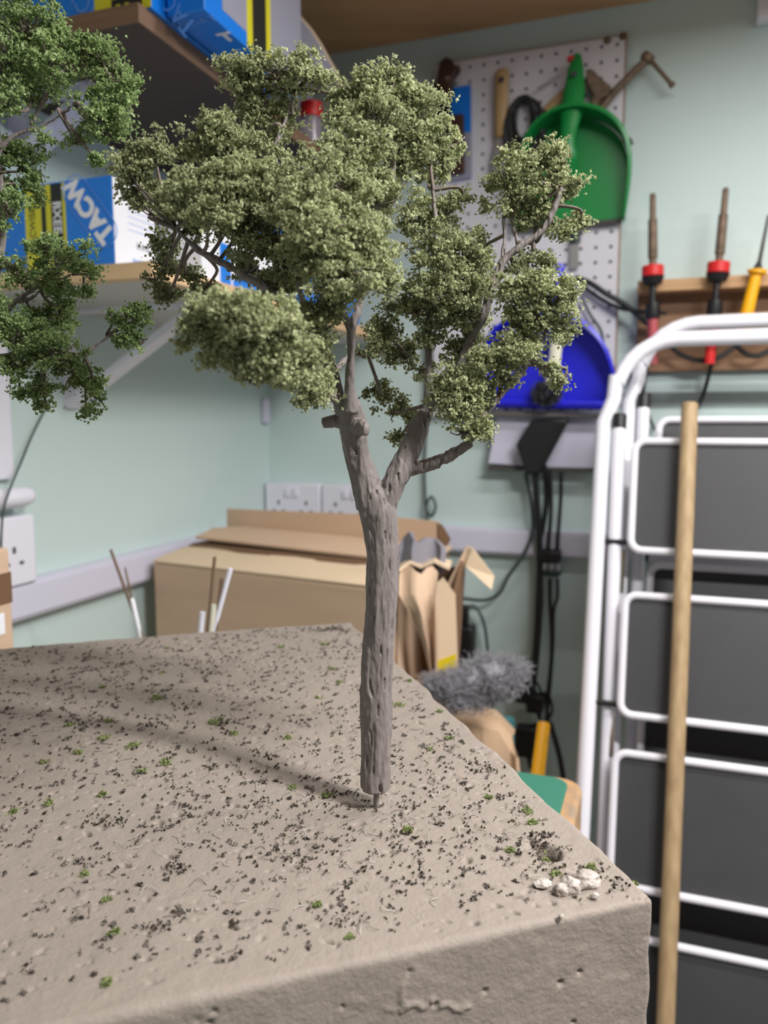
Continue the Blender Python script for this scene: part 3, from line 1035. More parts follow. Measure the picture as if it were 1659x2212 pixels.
def rock(name, P, rx, ry, rz, seed, parent, material, label=None):
    bm = bmesh.new()
    bmesh.ops.create_icosphere(bm, subdivisions=3, radius=1)
    o0 = WL[parent.name]
    for v in bm.verts:
        n_ = v.co.copy()
        d = 1 + 0.35 * noise.noise(n_ * 1.4 + V((seed, 0, 0))) + 0.16 * noise.noise(n_ * 4 + V((0, seed, 0)))
        q = V((round(n_.x * d * 3) / 3 * 0.3 + n_.x * d * 0.7, n_.y * d, n_.z * d))
        v.co = P - o0 + V((q.x * rx, q.y * ry, q.z * rz))
    me = bpy.data.meshes.new(name); bm.to_mesh(me); bm.free()
    me.materials.append(material)
    ob = bpy.data.objects.new(name, me); COL.objects.link(ob); ob.parent = parent
    WL[ob.name] = o0
    if label: ob['label'] = label
    return ob


for i, (px, py, a, b_, c_) in enumerate(((1258, 1908, 0.0066, 0.0042, 0.0040), (1232, 1921, 0.0038, 0.0033, 0.0036), (1210, 1927, 0.0027, 0.0025, 0.0024), (1172, 1910, 0.0036, 0.0028, 0.0015), (1285, 1938, 0.0016, 0.0014, 0.0014), (1212, 1982, 0.0011, 0.001, 0.001))):
    rock('stone', at_z(px, py, BT) + V((0, 0, c_ * 0.35)), a, b_, c_, 3.3 * i + 1, block, M['stone'], 'pale chalky stone set in the block top' if i < 4 else None)

# ================================================================== sticks in a jar behind the block
jq = V((-0.178, 0.735, TZ))
jar = thing('stick_jar', jq, 'small jar hidden behind the block, holding upright sticks', 'jar')
MB().tube([jq, jq + V((0, 0, 0.002)), jq + V((0, 0, 0.07)), jq + V((0, 0, 0.07)), jq + V((0, 0, 0.004))], [0.03, 0.034, 0.034, 0.031, 0.030], 24).build('jar_body', M['cgrey'], jar)
sticks = [((498, 1228), (462, 1360), 0.0024, 'white', 'white plastic stick leaning right behind the block'),
          ((464, 1203), (449, 1360), 0.0017, 'dwoodl', 'thin brown stick, tallest beside the white leaning stick'),
          ((479, 1250), (467, 1360), 0.0017, 'dwoodl', 'short brown stick just left of the white leaning stick'),
          ((438, 1322), (434, 1360), 0.0030, 'white', 'short white stick end, leftmost of the pale sticks'),
          ((462, 1306), (457, 1360), 0.0030, 'cream', 'short cream stick end between the brown sticks')]
M['dwoodl'] = mat('brown_stick', (120, 96, 76), 0.7)
for (t, b_, r_, mm, lab) in sticks:
    T = at(t[0], t[1], 0.75); B = at(b_[0], b_[1], 0.75)
    d = (B - T).normalized()
    E_ = T + d * ((TZ + 0.008 - T.z) / d.z)
    tgt = jq + V(((E_.x - jq.x) * 0.25, (E_.y - jq.y) * 0.25, 0.008))
    o = MB().tube([T, B, tgt], r_, 10).build('stick', M[mm], bevel=0.0)
    tag(o, lab, 'stick', 'sticks behind the block')
for (t, b_, r_, mm, lab) in [((239, 1187), (306, 1372), 0.0016, 'dwoodl', 'long dark stick leaning left in front of the left wall'),
                             ((270, 1226), (302, 1372), 0.0014, 'dwoodl', None)]:
    T = at(t[0], t[1], 0.86); B = at(b_[0], b_[1], 0.86)
    d = (B - T).normalized()
    E_ = T + d * ((TZ - T.z) / d.z)
    if lab:
        tag(MB().tube([T, E_], [r_, r_ * 1.3], 10).build('stick', M[mm]), lab, 'stick', 'sticks behind the block')
    else:
        br = thing('paintbrush', E_, 'thin paintbrush with pale grey ferrule beside the leaning dark stick', 'brush')
        L = (E_ - T).length
        MB().tube([T, T + d * L * 0.2], [0.001, r_], 10).build('handle', M[mm], br)
        MB().tube([T + d * L * 0.2, T + d * L * 0.22, T + d * L * 0.52, T + d * L * 0.54], [r_, 0.0028, 0.003, 0.002], 12).build('ferrule', M['cwhite'], br)
        MB().tube([T + d * L * 0.54, E_], [0.0022, 0.003], 10).build('bristles', M['drubber'], br)

# cardboard box at the left edge, on the table
lb = thing('cardboard_box', R(0.1, 0.75, TZ), 'cardboard box with white label cut off by the left edge', 'box', None)
lp = at(20, 1200, 0.70)
ls, lq = (lp - CORNER).dot(BX), (lp - CORNER).dot(LY)
lz = at(10, 1183, 0.70).z
WL[lb.name] = R(ls - 0.08, lq + 0.05, TZ); lb.location = WL[lb.name]
ls0 = max(ls - 0.16, ts - TW + 0.01)
MB().rbox(ls0, ls, lq, lq + 0.07, TZ, lz).build('carton', M['card'], lb, bevel=0.002)
MB().rbox(ls0, ls + 0.0005, lq - 0.0005, lq + 0.0705, lz - 0.05, lz - 0.022).build('packing_tape', M['carddark'], lb)
p1, p2 = at(3, 1318, 0.70), at(3, 1362, 0.70)
MB().rbox(ls, ls + 0.0006, lq + 0.010, lq + 0.05, p2.z, p1.z).build('white_label', M['cwhite'], lb)

# ================================================================== workbench at the back
bz = ZC - 0.72
bench = thing('workbench', R(0.3, 0.25, 0), 'low wooden workbench along the back wall, under the cardboard boxes', 'bench')
MB().rbox(0.02, 0.60, 0.02, 0.62, bz - 0.03, bz).build('bench_top', M['bench'], bench, bevel=0.003)
for ss in (0.05, 0.56):
    for qq in (0.06, 0.56):
        MB().rbox(ss - 0.025, ss + 0.025, qq - 0.025, qq + 0.025, 0, bz - 0.03).build('leg', M['bench'], bench)

# ---------------- long carton
bx = thing('cardboard_box', R(0.15, 0.35, bz), 'long cardboard carton with raised flaps in the room corner', 'box')
A = at(331, 1216, 1.20); B = at(852, 1279.5, 0.997)
ld = (B - A); ld.z = 0; LB = ld.length; ld.normalize()
bk = V((-ld.y, ld.x, 0))
zA = A.z
def bp(l, d, z):
    return V((A.x, A.y, 0)) + ld * l + bk * d + V((0, 0, z))
WL[bx.name] = bp(LB / 2, 0.1, bz); bx.location = WL[bx.name]
DB = 0.19
MB().hexa([bp(0, 0, bz), bp(LB, 0, bz), bp(LB, DB, bz), bp(0, DB, bz), bp(0, 0, zA), bp(LB, 0, zA), bp(LB, DB, zA), bp(0, DB, zA)]).build('carton', M['card'], bx, bevel=0.003)
# front flap, upper flap and standing back flap
th = V((0, 0, -0.003))
MB().sheet([[bp(LB * k / 8, 0.0, zA + 0.001) for k in range(9)], [bp(LB * k / 8, 0.03, zA + 0.007 + 0.002 * sin(k)) for k in range(9)], [bp(LB * k / 8 + 0.004, 0.072, zA + 0.013 + 0.001 * sin(k * 2)) for k in range(9)]], 0.003).build('front_flap', M['card2'], bx)
MB().sheet([[bp(0.004 + (LB - 0.004) * k / 8, 0.068, zA + 0.012) for k in range(9)], [bp(0.004 + (LB - 0.004) * k / 8, 0.088, zA + 0.017) for k in range(9)], [bp(0.03 + (LB - 0.03) * k / 8, 0.176, zA + 0.020) for k in range(9)]], 0.003).build('inner_flap', M['carddark'], bx)  # dark tone painted for the shaded gap under the top flap
MB().sheet([[bp(0.01 + (LB - 0.0) * k / 8, 0.086, zA + 0.027 - 0.0009 * k) for k in range(9)], [bp(0.01 + LB * k / 8, 0.13, zA + 0.036 - 0.001 * k) for k in range(9)], [bp(0.03 + (LB - 0.03) * k / 8, DB - 0.008, zA + 0.034 - 0.0006 * k) for k in range(9)]], 0.004).build('top_flap', M['card'], bx)
s1 = [on(px, py, bp(0, DB - 0.006, 0), bk) for px, py in ((490, 1150), (490, 1099), (800, 1112), (946, 1127), (950, 1180))]
MB().prism(s1, bk * 0.004).build('back_flap', M['card'], bx, smooth=0)

# ---------------- torn carton standing right of it
tb = thing('torn_cardboard_box', bp(LB, 0.05, bz), 'torn open cardboard carton with curled flaps and yellow tape', 'box')
T1 = at(986, 1300, 1.03)
tf = 1.00
def tp(px, py, Y=tf):
    return at(px, py, Y)
# right panel of the front, side going back, dark interior
rp = [tp(933, 1268), (tp(958, 1248)), tp(984, 1285), tp(990, 1462), tp(940, 1480), tp(935, 1380)]
MB().prism(rp, V((0, 0.004, 0))).build('front_panel', M['card2'], tb, smooth=0)
sd = [tp(985, 1284, 1.005), tp(1003, 1200, 1.06), tp(1008, 1190, 1.12), tp(985, 1450, 1.12), tp(990, 1462, 1.005)]
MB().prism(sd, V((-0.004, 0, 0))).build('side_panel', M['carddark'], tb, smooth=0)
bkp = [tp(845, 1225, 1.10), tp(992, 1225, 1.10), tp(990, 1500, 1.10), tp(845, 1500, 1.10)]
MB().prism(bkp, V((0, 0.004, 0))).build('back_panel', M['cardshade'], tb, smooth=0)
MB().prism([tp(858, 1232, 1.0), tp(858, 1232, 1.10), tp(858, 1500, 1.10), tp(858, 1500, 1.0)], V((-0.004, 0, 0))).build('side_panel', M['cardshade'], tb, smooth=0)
for (x0, y0, x1, y1) in ((800, 1470, 992, 1470),):
    MB().hexa([V((tp(855, 1470).x, 0.995, bz)), V((tp(985, 1470).x, 0.995, bz)), V((tp(985, 1470).x, 1.10, bz)), V((tp(855, 1470).x, 1.10, bz)),
               tp(850, 1478, 0.995), tp(990, 1470, 0.995), tp(985, 1440, 1.10), tp(860, 1440, 1.10)]).build('lower_carton', M['card'], tb, smooth=0)
# curled front sheet sweeping down from the lip
rows = []
def xr(x0, x1, y, amp=0.0):
    return [(x0 + (x1 - x0) * k / 7, y + amp * sin(k * 1.9)) for k in range(8)]


lipx = [(862, 1240), (873, 1226), (886, 1220), (898, 1234), (910, 1240), (922, 1226), (934, 1222), (946, 1236)]
for r_, (row, yo) in enumerate(((lipx, 0.99), (xr(861, 941, 1284, 4), 0.962), (xr(886, 940, 1326, 2), 0.962), (xr(912, 940, 1387), 0.972), (xr(925, 941, 1442), 0.984), (xr(930, 943, 1478), 0.992))):
    rows.append([tp(x, y, yo + 0.008 * sin(i * 1.3 + r_ * 0.5)) for i, (x, y) in enumerate(row)])
MB().sheet(rows, 0.003).build('curled_flap', M['card'], tb, smooth=80)
rows = [[tp(862, 1236, 0.985), tp(885, 1218, 1.0), tp(910, 1228, 1.0), tp(938, 1216, 1.0), tp(970, 1232, 1.0)],
        [tp(868, 1218, 1.05), tp(890, 1210, 1.06), tp(915, 1215, 1.06), tp(940, 1205, 1.06), tp(975, 1215, 1.06)]]
MB().sheet(rows, 0.003).build('torn_lip', M['card2'], tb)
# bent flap at the right
MB().prism([tp(948, 1300, 1.04), tp(985, 1225, 1.05), tp(1008, 1180, 1.06), tp(1016, 1192, 1.055), tp(1000, 1235, 1.05), tp(966, 1318, 1.04)], V((0, 0.004, 0))).build('bent_flap', M['card'], tb, smooth=0)
MB().prism([tp(1008, 1181, 1.06), tp(1022, 1186, 1.045), tp(1068, 1246, 1.03), tp(1062, 1274, 1.02), tp(1005, 1222, 1.045)], V((0, 0.004, 0.001))).build('bent_flap', M['card2'], tb, smooth=0)
MB().prism([tp(946, 1135, 1.10), tp(958, 1138, 1.1), (tp(974, 1165, 1.10)), tp(966, 1180, 1.1), tp(947, 1176, 1.1)], V((0, 0.03, 0))).build('folded_corner', M['carddark'], tb, smooth=0)
MB().prism([tp(944, 1428, 0.999), tp(985, 1412, 0.999), tp(986, 1440, 0.999), tp(948, 1452, 0.999)], V((0, 0.0008, 0))).build('yellow_tape', M['tape'], tb, smooth=0)
# grey felt piece in the box mouth
rows = []
tops = [(858, 1185), (868, 1160), (880, 1148), (893, 1165), (910, 1172), (925, 1160), (940, 1163), (950, 1180)]
for r_ in range(5):
    t = r_ / 4
    rows.append([tp(x + 4 * sin(r_ + i), y + (1236 - y) * t, 1.035 + 0.01 * sin(i * 1.4) - 0.012 * t) for i, (x, y) in enumerate(tops)])
tag(MB().sheet(rows, 0.008).build('felt_piece', M['felt']), 'crumpled grey felt sheet sticking out of the torn carton', 'felt')

# ---------------- crushed brown box, grey fibre clump, teal tube, yellow tool
cb = MB()
Yc = 1.10
topl = [(930, 1490), (985, 1510), (1040, 1532), (1075, 1545), (1108, 1580), (1112, 1592)]
rows = []
for r_, (yo, dy) in enumerate(((1.07, -6), (1.03, 4), (1.0, 14), (0.985, 40), (0.98, 90))):
    rows.append([at(x + 5 * sin(i * 2 + r_), y + dy + 5 * sin(i * 1.7 + r_ * 2.1), yo + 0.008 * sin(i * 2.3)) for i, (x, y) in enumerate(topl)])
rows.append([V((p.x, p.y, bz)) for p in rows[-1]])
cr_box = thing('crushed_cardboard', V((rows[0][2].x, 1.0, bz)), 'crushed brown cardboard under the grey fibre clump', 'cardboard')
MB().sheet(rows, 0.006).build('front_sheet', M['paper'], cr_box)
p = rows[0]
MB().hexa([V((p[1].x + 0.03, 1.02, bz)), V((p[4].x - 0.01, 1.02, bz)), V((p[4].x - 0.01, 1.13, bz)), V((p[1].x + 0.03, 1.13, bz)),
           V((p[1].x + 0.03, 1.05, p[1].z - 0.012)), V((p[4].x - 0.01, 1.05, p[4].z - 0.012)), V((p[4].x - 0.01, 1.13, p[4].z - 0.02)), V((p[1].x + 0.03, 1.13, p[1].z - 0.02))]).build('carton', M['card'], cr_box, smooth=0)

fcen = [(940, 1484, 30, 20), (978, 1480, 44, 30), (1020, 1466, 50, 38), (1065, 1452, 54, 36), (1105, 1455, 36, 32), (1000, 1508, 48, 24), (1045, 1496, 46, 30), (1080, 1478, 40, 28)]
fl = thing('fibre_clump', at(1030, 1530, 0.94), 'fluffy clump of grey fibre beside the torn carton', 'fibre')
core = MB()
bm = bmesh.new()
paths = []
for (cx, cy, rx, ry) in fcen:
    c = at(cx, cy, 0.94 + 0.008 * g.normal()); k = (c - CAMP).length / FPX
    for q in range(420):
        d = V(g.standard_normal(3)); d.normalize()
        rr = (0.55 + 0.5 * g.random())
        p = c + V((d.x * rx * k, d.y * rx * k * 0.8, d.z * ry * k)) * rr
        t = V(g.standard_normal(3)); t.normalize()
        t2 = V(g.standard_normal(3)); t2.normalize()
        L = 0.007 + 0.010 * g.random()
        paths.append((cr([p - t * L, p + t2 * L * 0.6, p + t * L], 3), 0.00032))
o = tris_tubes(paths).build('fibres', M['fluff'], fl, smooth=0); o['kind'] = 'stuff'
for (cx, cy, rx, ry) in fcen:
    bmesh.ops.create_icosphere(bm, subdivisions=3, radius=1, matrix=Matrix.Translation(at(cx, cy, 0.94) - WL[fl.name]) @ Matrix.Diagonal((rx * .00036, rx * .0003, ry * .00036, 1)))
for v in bm.verts:
    v.co += v.normal * 0.006 * noise.noise(v.co * 90)
me = bpy.data.meshes.new('core'); bm.to_mesh(me); bm.free(); me.materials.append(M['fluff']); me.shade_smooth()
o = bpy.data.objects.new('core', me); COL.objects.link(o); o.parent = fl; WL[o.name] = WL[fl.name]

tt = at(1098, 1552, 1.24)
teal = thing('teal_tube', V((tt.x, tt.y, bz)), 'teal plastic tube standing behind the crushed cardboard', 'tube')
MB().tube([V((tt.x, tt.y, bz)), V((tt.x, tt.y, tt.z - 0.02)), V((tt.x, tt.y, tt.z - 0.02)), V((tt.x, tt.y, tt.z))], [0.011, 0.011, 0.0105, 0.0105], 20).build('tube_body', M['teal'], teal)
MB().tube([V((tt.x, tt.y, tt.z - 0.001)), V((tt.x, tt.y, tt.z + 0.001))], [0.0098, 0.009], 20).build('tube_cap', M['teal'], teal)
T = at(1175, 1560, 1.22); B = at(1164, 1652, 1.20)
d = (B - T).normalized(); E_ = T + d * ((bz - T.z) / d.z)
yt = thing('yellow_tool', E_, 'yellow flat handle standing upright among black plugs on the bench', 'tool')
MB().tube([T, T + d * 0.004, E_], [0.008, 0.0105, 0.012], 12, flat=(V((0, 1, 0)), 0.5)).build('handle', M['yellow'], yt)

# ================================================================== wall fittings
def socket(name, s0, s1, z0, z1, wall, label, gangs):
    """double socket plate on the back wall ('b') or the left wall ('l'); s runs along the wall"""
    def P(a, o, z):
        return R(a, o, z) if wall == 'b' else R(o, a, z)
    def bxp(mb_, a0, a1, o0, o1, z0_, z1_):
        return mb_.hexa([P(a0, o0, z0_), P(a1, o0, z0_), P(a1, o1, z0_), P(a0, o1, z0_), P(a0, o0, z1_), P(a1, o0, z1_), P(a1, o1, z1_), P(a0, o1, z1_)])
    t = thing(name, P((s0 + s1) / 2, 0, z0), label, 'socket')
    bxp(MB(), s0, s1, 0.0, 0.028, z0, z1).build('face_plate', M['white'], t, bevel=0.003)
    w = (s1 - s0) / gangs; h = z1 - z0
    for i in range(gangs):
        c = s0 + w * (i + 0.5)
        zc = z0 + h * 0.40
        mb_ = MB()
        bxp(mb_, c - 0.0022, c + 0.0022, 0.027, 0.0288, zc + 0.007, zc + 0.015)
        bxp(mb_, c - 0.014, c - 0.008, 0.027, 0.0288, zc - 0.008, zc - 0.004)
        bxp(mb_, c + 0.008, c + 0.014, 0.027, 0.0288, zc - 0.008, zc - 0.004)
        mb_.build('pin_holes', M['hole'], t)
        bxp(MB(), c + (0.72 if gangs == 2 else 0) * ((s0 + s1) / 2 - c) - 0.0055, c + (0.72 if gangs == 2 else 0) * ((s0 + s1) / 2 - c) + 0.0055, 0.026, 0.032, z0 + h * 0.68, z0 + h * 0.88).build('switch', M['white'], t, bevel=0.001)
    return t


socket('wall_socket', 0.004, 0.128, ZC - 0.212 + 0.0, ZC - 0.128, 'b', 'white double wall socket in the corner above the carton', 2)
socket('wall_socket', 0.131, 0.255, ZC - 0.212, ZC - 0.128, 'b', 'white double wall socket half hidden behind the forked trunk', 2)
qs_ = (walll(78, 1180, 0.028) - CORNER).dot(LY)
socket('wall_socket', qs_, qs_ + 0.145, ZC - 0.205, ZC - 0.118, 'l', 'white wall socket on the left wall at the picture edge', 2)
c = walll(36, 1074, 0.03)
t = thing('wall_light_fitting', c, 'white rounded capsule-shaped fitting above the left wall socket', 'fitting')
qd = LY
MB().tube([c - qd * 0.0265, c - qd * 0.022, c - qd * 0.012, c + qd * 0.05, c + qd * 0.07], [0.004, 0.0095, 0.0125, 0.0125, 0.008], 18).build('cover', M['white'], t)
MB().tube([c + qd * 0.02, c + qd * 0.02 - BX * 0.03], 0.008, 12).build('bracket', M['white'], t)
c = walll(588, 888, 0.0)
s_ = (c - CORNER).dot(LY)
o = MB().rbox(0, 0.012, 0.012, 0.034, ZC - 0.006, ZC + 0.044).build('door_sensor', M['lav'], bevel=0.003)
tag(o, 'small pale plastic sensor box on the wall near the room corner', 'sensor')
p1 = walll(2, 690); p2 = walll(4, 1035)
o = MB().rbox(0, 0.012, (walll(7, 850) - CORNER).dot(LY), (walll(7, 850) - CORNER).dot(LY) + 0.028, p2.z, ZC + 0.37).build('shelf_upright', M['white'], bevel=0.002)
tag(o, 'white slotted shelf upright on the left wall at the picture edge', 'upright')
c = wallb(1652, 12, 0.02)
o = MB().rbox((wallb(1637, 20, 0.03) - CORNER).dot(BX), (wallb(1637, 20, 0.03) - CORNER).dot(BX) + 0.12, 0, 0.03, wallb(1648, 38, 0.03).z, CEIL - 0.01).build('junction_box', M['white'], bevel=0.003)
tag(o, 'white plastic junction box high on the back wall, top right', 'box')
# thin wire at the left
pts = cr([walll(x, y, s) for x, y, s in ((100, 880, 0.002), (70, 940, 0.010), (45, 1000, 0.016), (22, 1055, 0.050), (6, 1110, 0.05), (2, 1190, 0.03))], 6)
tag(MB().tube(pts, 0.0015, 6).build('thin_wire', M['greycord']), 'thin grey wire curving down the left wall below the leaves', 'wire')

# ================================================================== shelves on the left wall
def shelf(name, q1, d, z0, z1, ms, me_, label, es=0.002):
    t = thing(name, R(d / 2, q1 / 2, z0), label, 'shelf')
    MB().rbox(0.0, d - es, 0.002, q1 - es, z0, z1).build('shelf_board', ms, t)
    MB().rbox(0.0, d, q1 - es, q1, z0 - 0.0004, z1).rbox(d - es, d, 0.002, q1 - es, z0 - 0.0004, z1).build('edge_strip', me_, t)
    return t


USZ = ZC + 0.397
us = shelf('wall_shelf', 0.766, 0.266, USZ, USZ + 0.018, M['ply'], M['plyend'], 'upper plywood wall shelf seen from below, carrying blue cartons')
LSZ = ZC + 0.1485
ls_ = shelf('wall_shelf', 0.763, 0.27, LSZ, LSZ + 0.016, M['melamine'], M['shelfwood'], 'lower wall shelf with pale wooden edging on a white bracket', 0.018)


def bracket(q, d, zt, zdrop, w, label):
    t = thing('shelf_bracket', R(0, q, zt - zdrop), label, 'bracket', None)
    MB().rbox(0, 0.004, q - w / 2, q + w / 2, zt - zdrop, zt).build('wall_arm', M['white'], t)
    MB().rbox(0, d, q - w / 2, q + w / 2, zt - 0.004, zt).build('shelf_arm', M['white'], t)
    mb_ = MB()
    a = R(0.004, q, zt - zdrop); b2 = R(d, q, zt - 0.004)
    dd = (b2 - a).normalized(); nn = dd.cross(LY)
    mb_.obox((a + b2) / 2, dd * ((b2 - a).length / 2), LY * (w / 2), nn * 0.005)
    mb_.build('brace', M['white'], t)
    return t


bracket(0.584, 0.214, LSZ, 0.128, 0.024, 'white diagonal metal bracket under the lower shelf')
bracket(0.655, 0.125, USZ, 0.075, 0.030, 'small white metal bracket under the upper shelf')


# ---------------- printed cartons
def end_face(q, s, z):
    return R(s, q, z)


def carton(name, s0, s1, q0, q1, z0, z1, label, mbase):
    t = thing(name, R((s0 + s1) / 2, (q0 + q1) / 2, z0), label, 'carton', 'printed fastener cartons')
    MB().rbox(s0, s1, q0, q1, z0, z1).build('carton_body', mbase, t, bevel=0.0015)
    return t


def panel_end(t, q, s0, s1, z0, z1, m, name='printed_band'):
    return MB().rbox(s0, s1, q, q + 0.0004, z0, z1).build(name, m, t, smooth=0)


def panel_side(t, s, q0, q1, z0, z1, m, name='printed_band'):
    return MB().rbox(s, s + 0.0004, q0, q1, z0, z1).build(name, m, t, smooth=0)


UP = V((0, 0, 1))


def stadium(t, c, r, u, L, w, m, parent, thick=0.0012):
    pts = []
    for k in range(12):
        a = -pi / 2 + pi * k / 11
        pts.append(c + r * (L + w * cos(a)) + u * (w * sin(a)))
    for k in range(12):
        a = pi / 2 + pi * k / 11
        pts.append(c + r * (-L + w * cos(a)) + u * (w * sin(a)))
    return MB().tube(pts, thick, 6, closed=True).build('logo_outline', m, parent)


# lower shelf, near carton
lz0 = LSZ + 0.016
c1q = 0.745
def sl(px, py):                                   # where a pixel falls on the carton's near end
    P = on(px, py, R(0, c1q, 0), LY); return (P - CORNER).dot(BX), P.z
s_edge = sl(245, 480)[0]
ztop = sl(245, 377)[1]
c1 = carton('fastener_carton', s_edge - 0.21, s_edge, c1q - 0.075, c1q, lz0, ztop, 'blue, black and yellow printed carton on the lower shelf behind left tree', M['cblue'])
sa, sb, sc_, sd_ = sl(143, 480)[0], sl(112, 480)[0], sl(88, 480)[0], sl(55, 480)[0]
panel_end(c1, c1q, sb, sa - 0.004, lz0 + 0.002, ztop - 0.002, M['cblack'])
panel_end(c1, c1q, sa - 0.004, sa, lz0 + 0.002, ztop - 0.002, M['cyel'])
panel_end(c1, c1q, sd_, sb, lz0 + 0.002, ztop - 0.002, M['cyel'])
panel_end(c1, c1q + 0.0002, sc_ + 0.002, sc_ + 0.008, lz0 + 0.002, ztop - 0.002, M['cblack'])
rdir = (BX * -0.62 + UP * 0.78).normalized(); udir_ = (BX * -0.78 - UP * 0.62).normalized()
P = on(198, 462, R(0, c1q + 0.0006, 0), LY)
lettering('TACW', P + rdir * 0.006, rdir, udir_, 0.0195, M['cwhite'], c1, bold=0.0014)
stadium(c1, P + rdir * 0.004, rdir, udir_, 0.029, 0.0165, M['cblue2'], c1, 0.0006)
zc_ = (lz0 + ztop) / 2
lettering('BXEE', R((sb + sa - 0.004) / 2, c1q + 0.0006, zc_ + 0.01), UP * -1, BX, 0.011, M['cwhite'], c1, bold=0.0003)
lettering('TACWISE', R((sd_ + sc_) / 2, c1q + 0.0006, zc_), UP, BX * -1, 0.008, M['cblack'], c1)
# white end carton beside it: its long side faces the room
panel_side(c1, s_edge, c1q - 0.0745, c1q - 0.0005, lz0 + 0.001, ztop - 0.001, M['cwhite'])
lettering('BAITERSE', R(s_edge + 0.0007, c1q - 0.048, lz0 + 0.012), LY * -1, UP, 0.006, M['cblue2'], c1)
lettering('EHHE', R(s_edge + 0.0007, c1q - 0.050, lz0 + 0.030), LY * -1, UP, 0.007, M['cgrey'], c1)
for k in range(4):
    panel_side(c1, s_edge + 0.0003, c1q - 0.072, c1q - 0.024, lz0 + 0.045 + k * 0.007, lz0 + 0.0455 + k * 0.007, M['cblue2'], 'printed_line')
# next carton along the shelf: white with blue, black and orange
c2 = carton('fastener_carton', 0.06, 0.262, 0.42, 0.655, lz0, lz0 + 0.072, 'white carton with blue and black bands further along lower shelf', M['cwhite'])
panel_side(c2, 0.262, 0.59, 0.615, lz0 + 0.001, lz0 + 0.05, M['cblue'])
panel_side(c2, 0.262, 0.47, 0.585, lz0 + 0.001, lz0 + 0.012, M['cblue'])
panel_side(c2, 0.2622, 0.48, 0.575, lz0 + 0.012, lz0 + 0.030, M['cblack'])
panel_side(c2, 0.262, 0.555, 0.566, lz0 + 0.032, lz0 + 0.05, M['worn'])
c3 = carton('fastener_carton', 0.05, 0.255, 0.13, 0.38, lz0, lz0 + 0.12, 'blue carton at the far end of the lower shelf behind the crown', M['cblue'])
panel_side(c3, 0.255, 0.2, 0.3, lz0 + 0.03, lz0 + 0.06, M['cwhite'])

# upper shelf cartons
uz0 = USZ + 0.018
c4q = 0.752
def su(px, py):
    P = on(px, py, R(0, c4q, 0), LY); return (P - CORNER).dot(BX), P.z
s_a, s_b, s_c = su(118, 40)[0], su(205, 30)[0], su(327, 20)[0]
c4 = carton('fastener_carton', s_a - 0.03, s_c, c4q - 0.14, c4q, uz0, CEIL - 0.02, 'blue and yellow-green carton end at the near end of upper shelf', M['cblue'])
panel_end(c4, c4q, s_b, s_c, uz0 + 0.001, CEIL - 0.022, M['cyel'])
lettering('GE', R((s_b * 0.52 + s_c * 0.48), c4q + 0.0006, uz0 + 0.021), UP * -1, BX, 0.026, M['cblack'], c4, bold=0.0008)
s_d, s_e = su(282, 20)[0], su(308, 20)[0]
panel_end(c4, c4q + 0.0002, s_d, s_e, uz0 + 0.002, uz0 + 0.05, M['cblack'])
lettering('F', R((s_d + s_e) / 2, c4q + 0.001, uz0 + 0.016), UP * -1, BX, 0.012, M['cwhite'], c4)
lettering('TACWISE', R((s_a + s_b) / 2 + 0.012, c4q + 0.0006, uz0 + 0.018) + rdir * 0.012, rdir, udir_, 0.019, M['cblue2'], c4)
# overhanging carton
c5q1 = (at_z(442, 22, uz0) - CORNER).dot(LY)
c5s1 = (at_z(442, 22, uz0) - CORNER).dot(BX)
c5len = c5q1 - (on(650, 60, R(c5s1, 0, 0), BX) - CORNER).dot(LY)
c5 = carton('fastener_carton', s_c + 0.003 - 0.0, c5s1, c5q1 - c5len, c5q1, uz0 + 0.0005, CEIL - 0.03, 'blue carton overhanging the upper shelf edge, its printed underside showing', M['cblue'])
bpx = [(480, 1), (533, 1)]
def sq(px, py):
    P = on(px, py, R(c5s1, 0, 0), BX); return (P - CORNER).dot(LY), P.z
q1_, q2_, q3_, q4_ = sq(480, 20)[0], sq(533, 60)[0], sq(545, 60)[0], sq(574, 60)[0]
q5_ = sq(584, 60)[0]
zz0 = uz0 + 0.0005
panel_side(c5, c5s1, q2_, q1_, zz0 + 0.016, CEIL - 0.032, M['cgrey'])
panel_side(c5, c5s1, q5_, q2_, zz0 + 0.001, CEIL - 0.032, M['cyel'])
panel_side(c5, c5s1 + 0.0002, q4_, q3_, zz0 + 0.001, CEIL - 0.032, M['cblack'])
panel_side(c5, c5s1, c5q1 - c5len + 0.001, q5_, zz0 + 0.001, CEIL - 0.032, M['cgrey'])
# prints on the underside and the near end
Pb = at_z(400, 52, zz0)
MBq = (Pb - CORNER)
lettering('TACWISE', V((at_z(405, 50, zz0).x, at_z(405, 50, zz0).y, zz0 - 0.0004)), (BX * -1), LY, 0.012, M['cblue2'], c5)
lettering('T', V((at_z(490, 80, zz0).x, at_z(490, 80, zz0).y, zz0 - 0.0004)), (BX * -1), LY, 0.018, M['cwhite'], c5, bold=0.001)
P = R((s_c + c5s1) / 2 - 0.012, c5q1 + 0.0006, uz0 + 0.008)
lettering('TACWISE', P + rdir * 0.02, rdir, udir_, 0.018, M['cblue2'], c5)

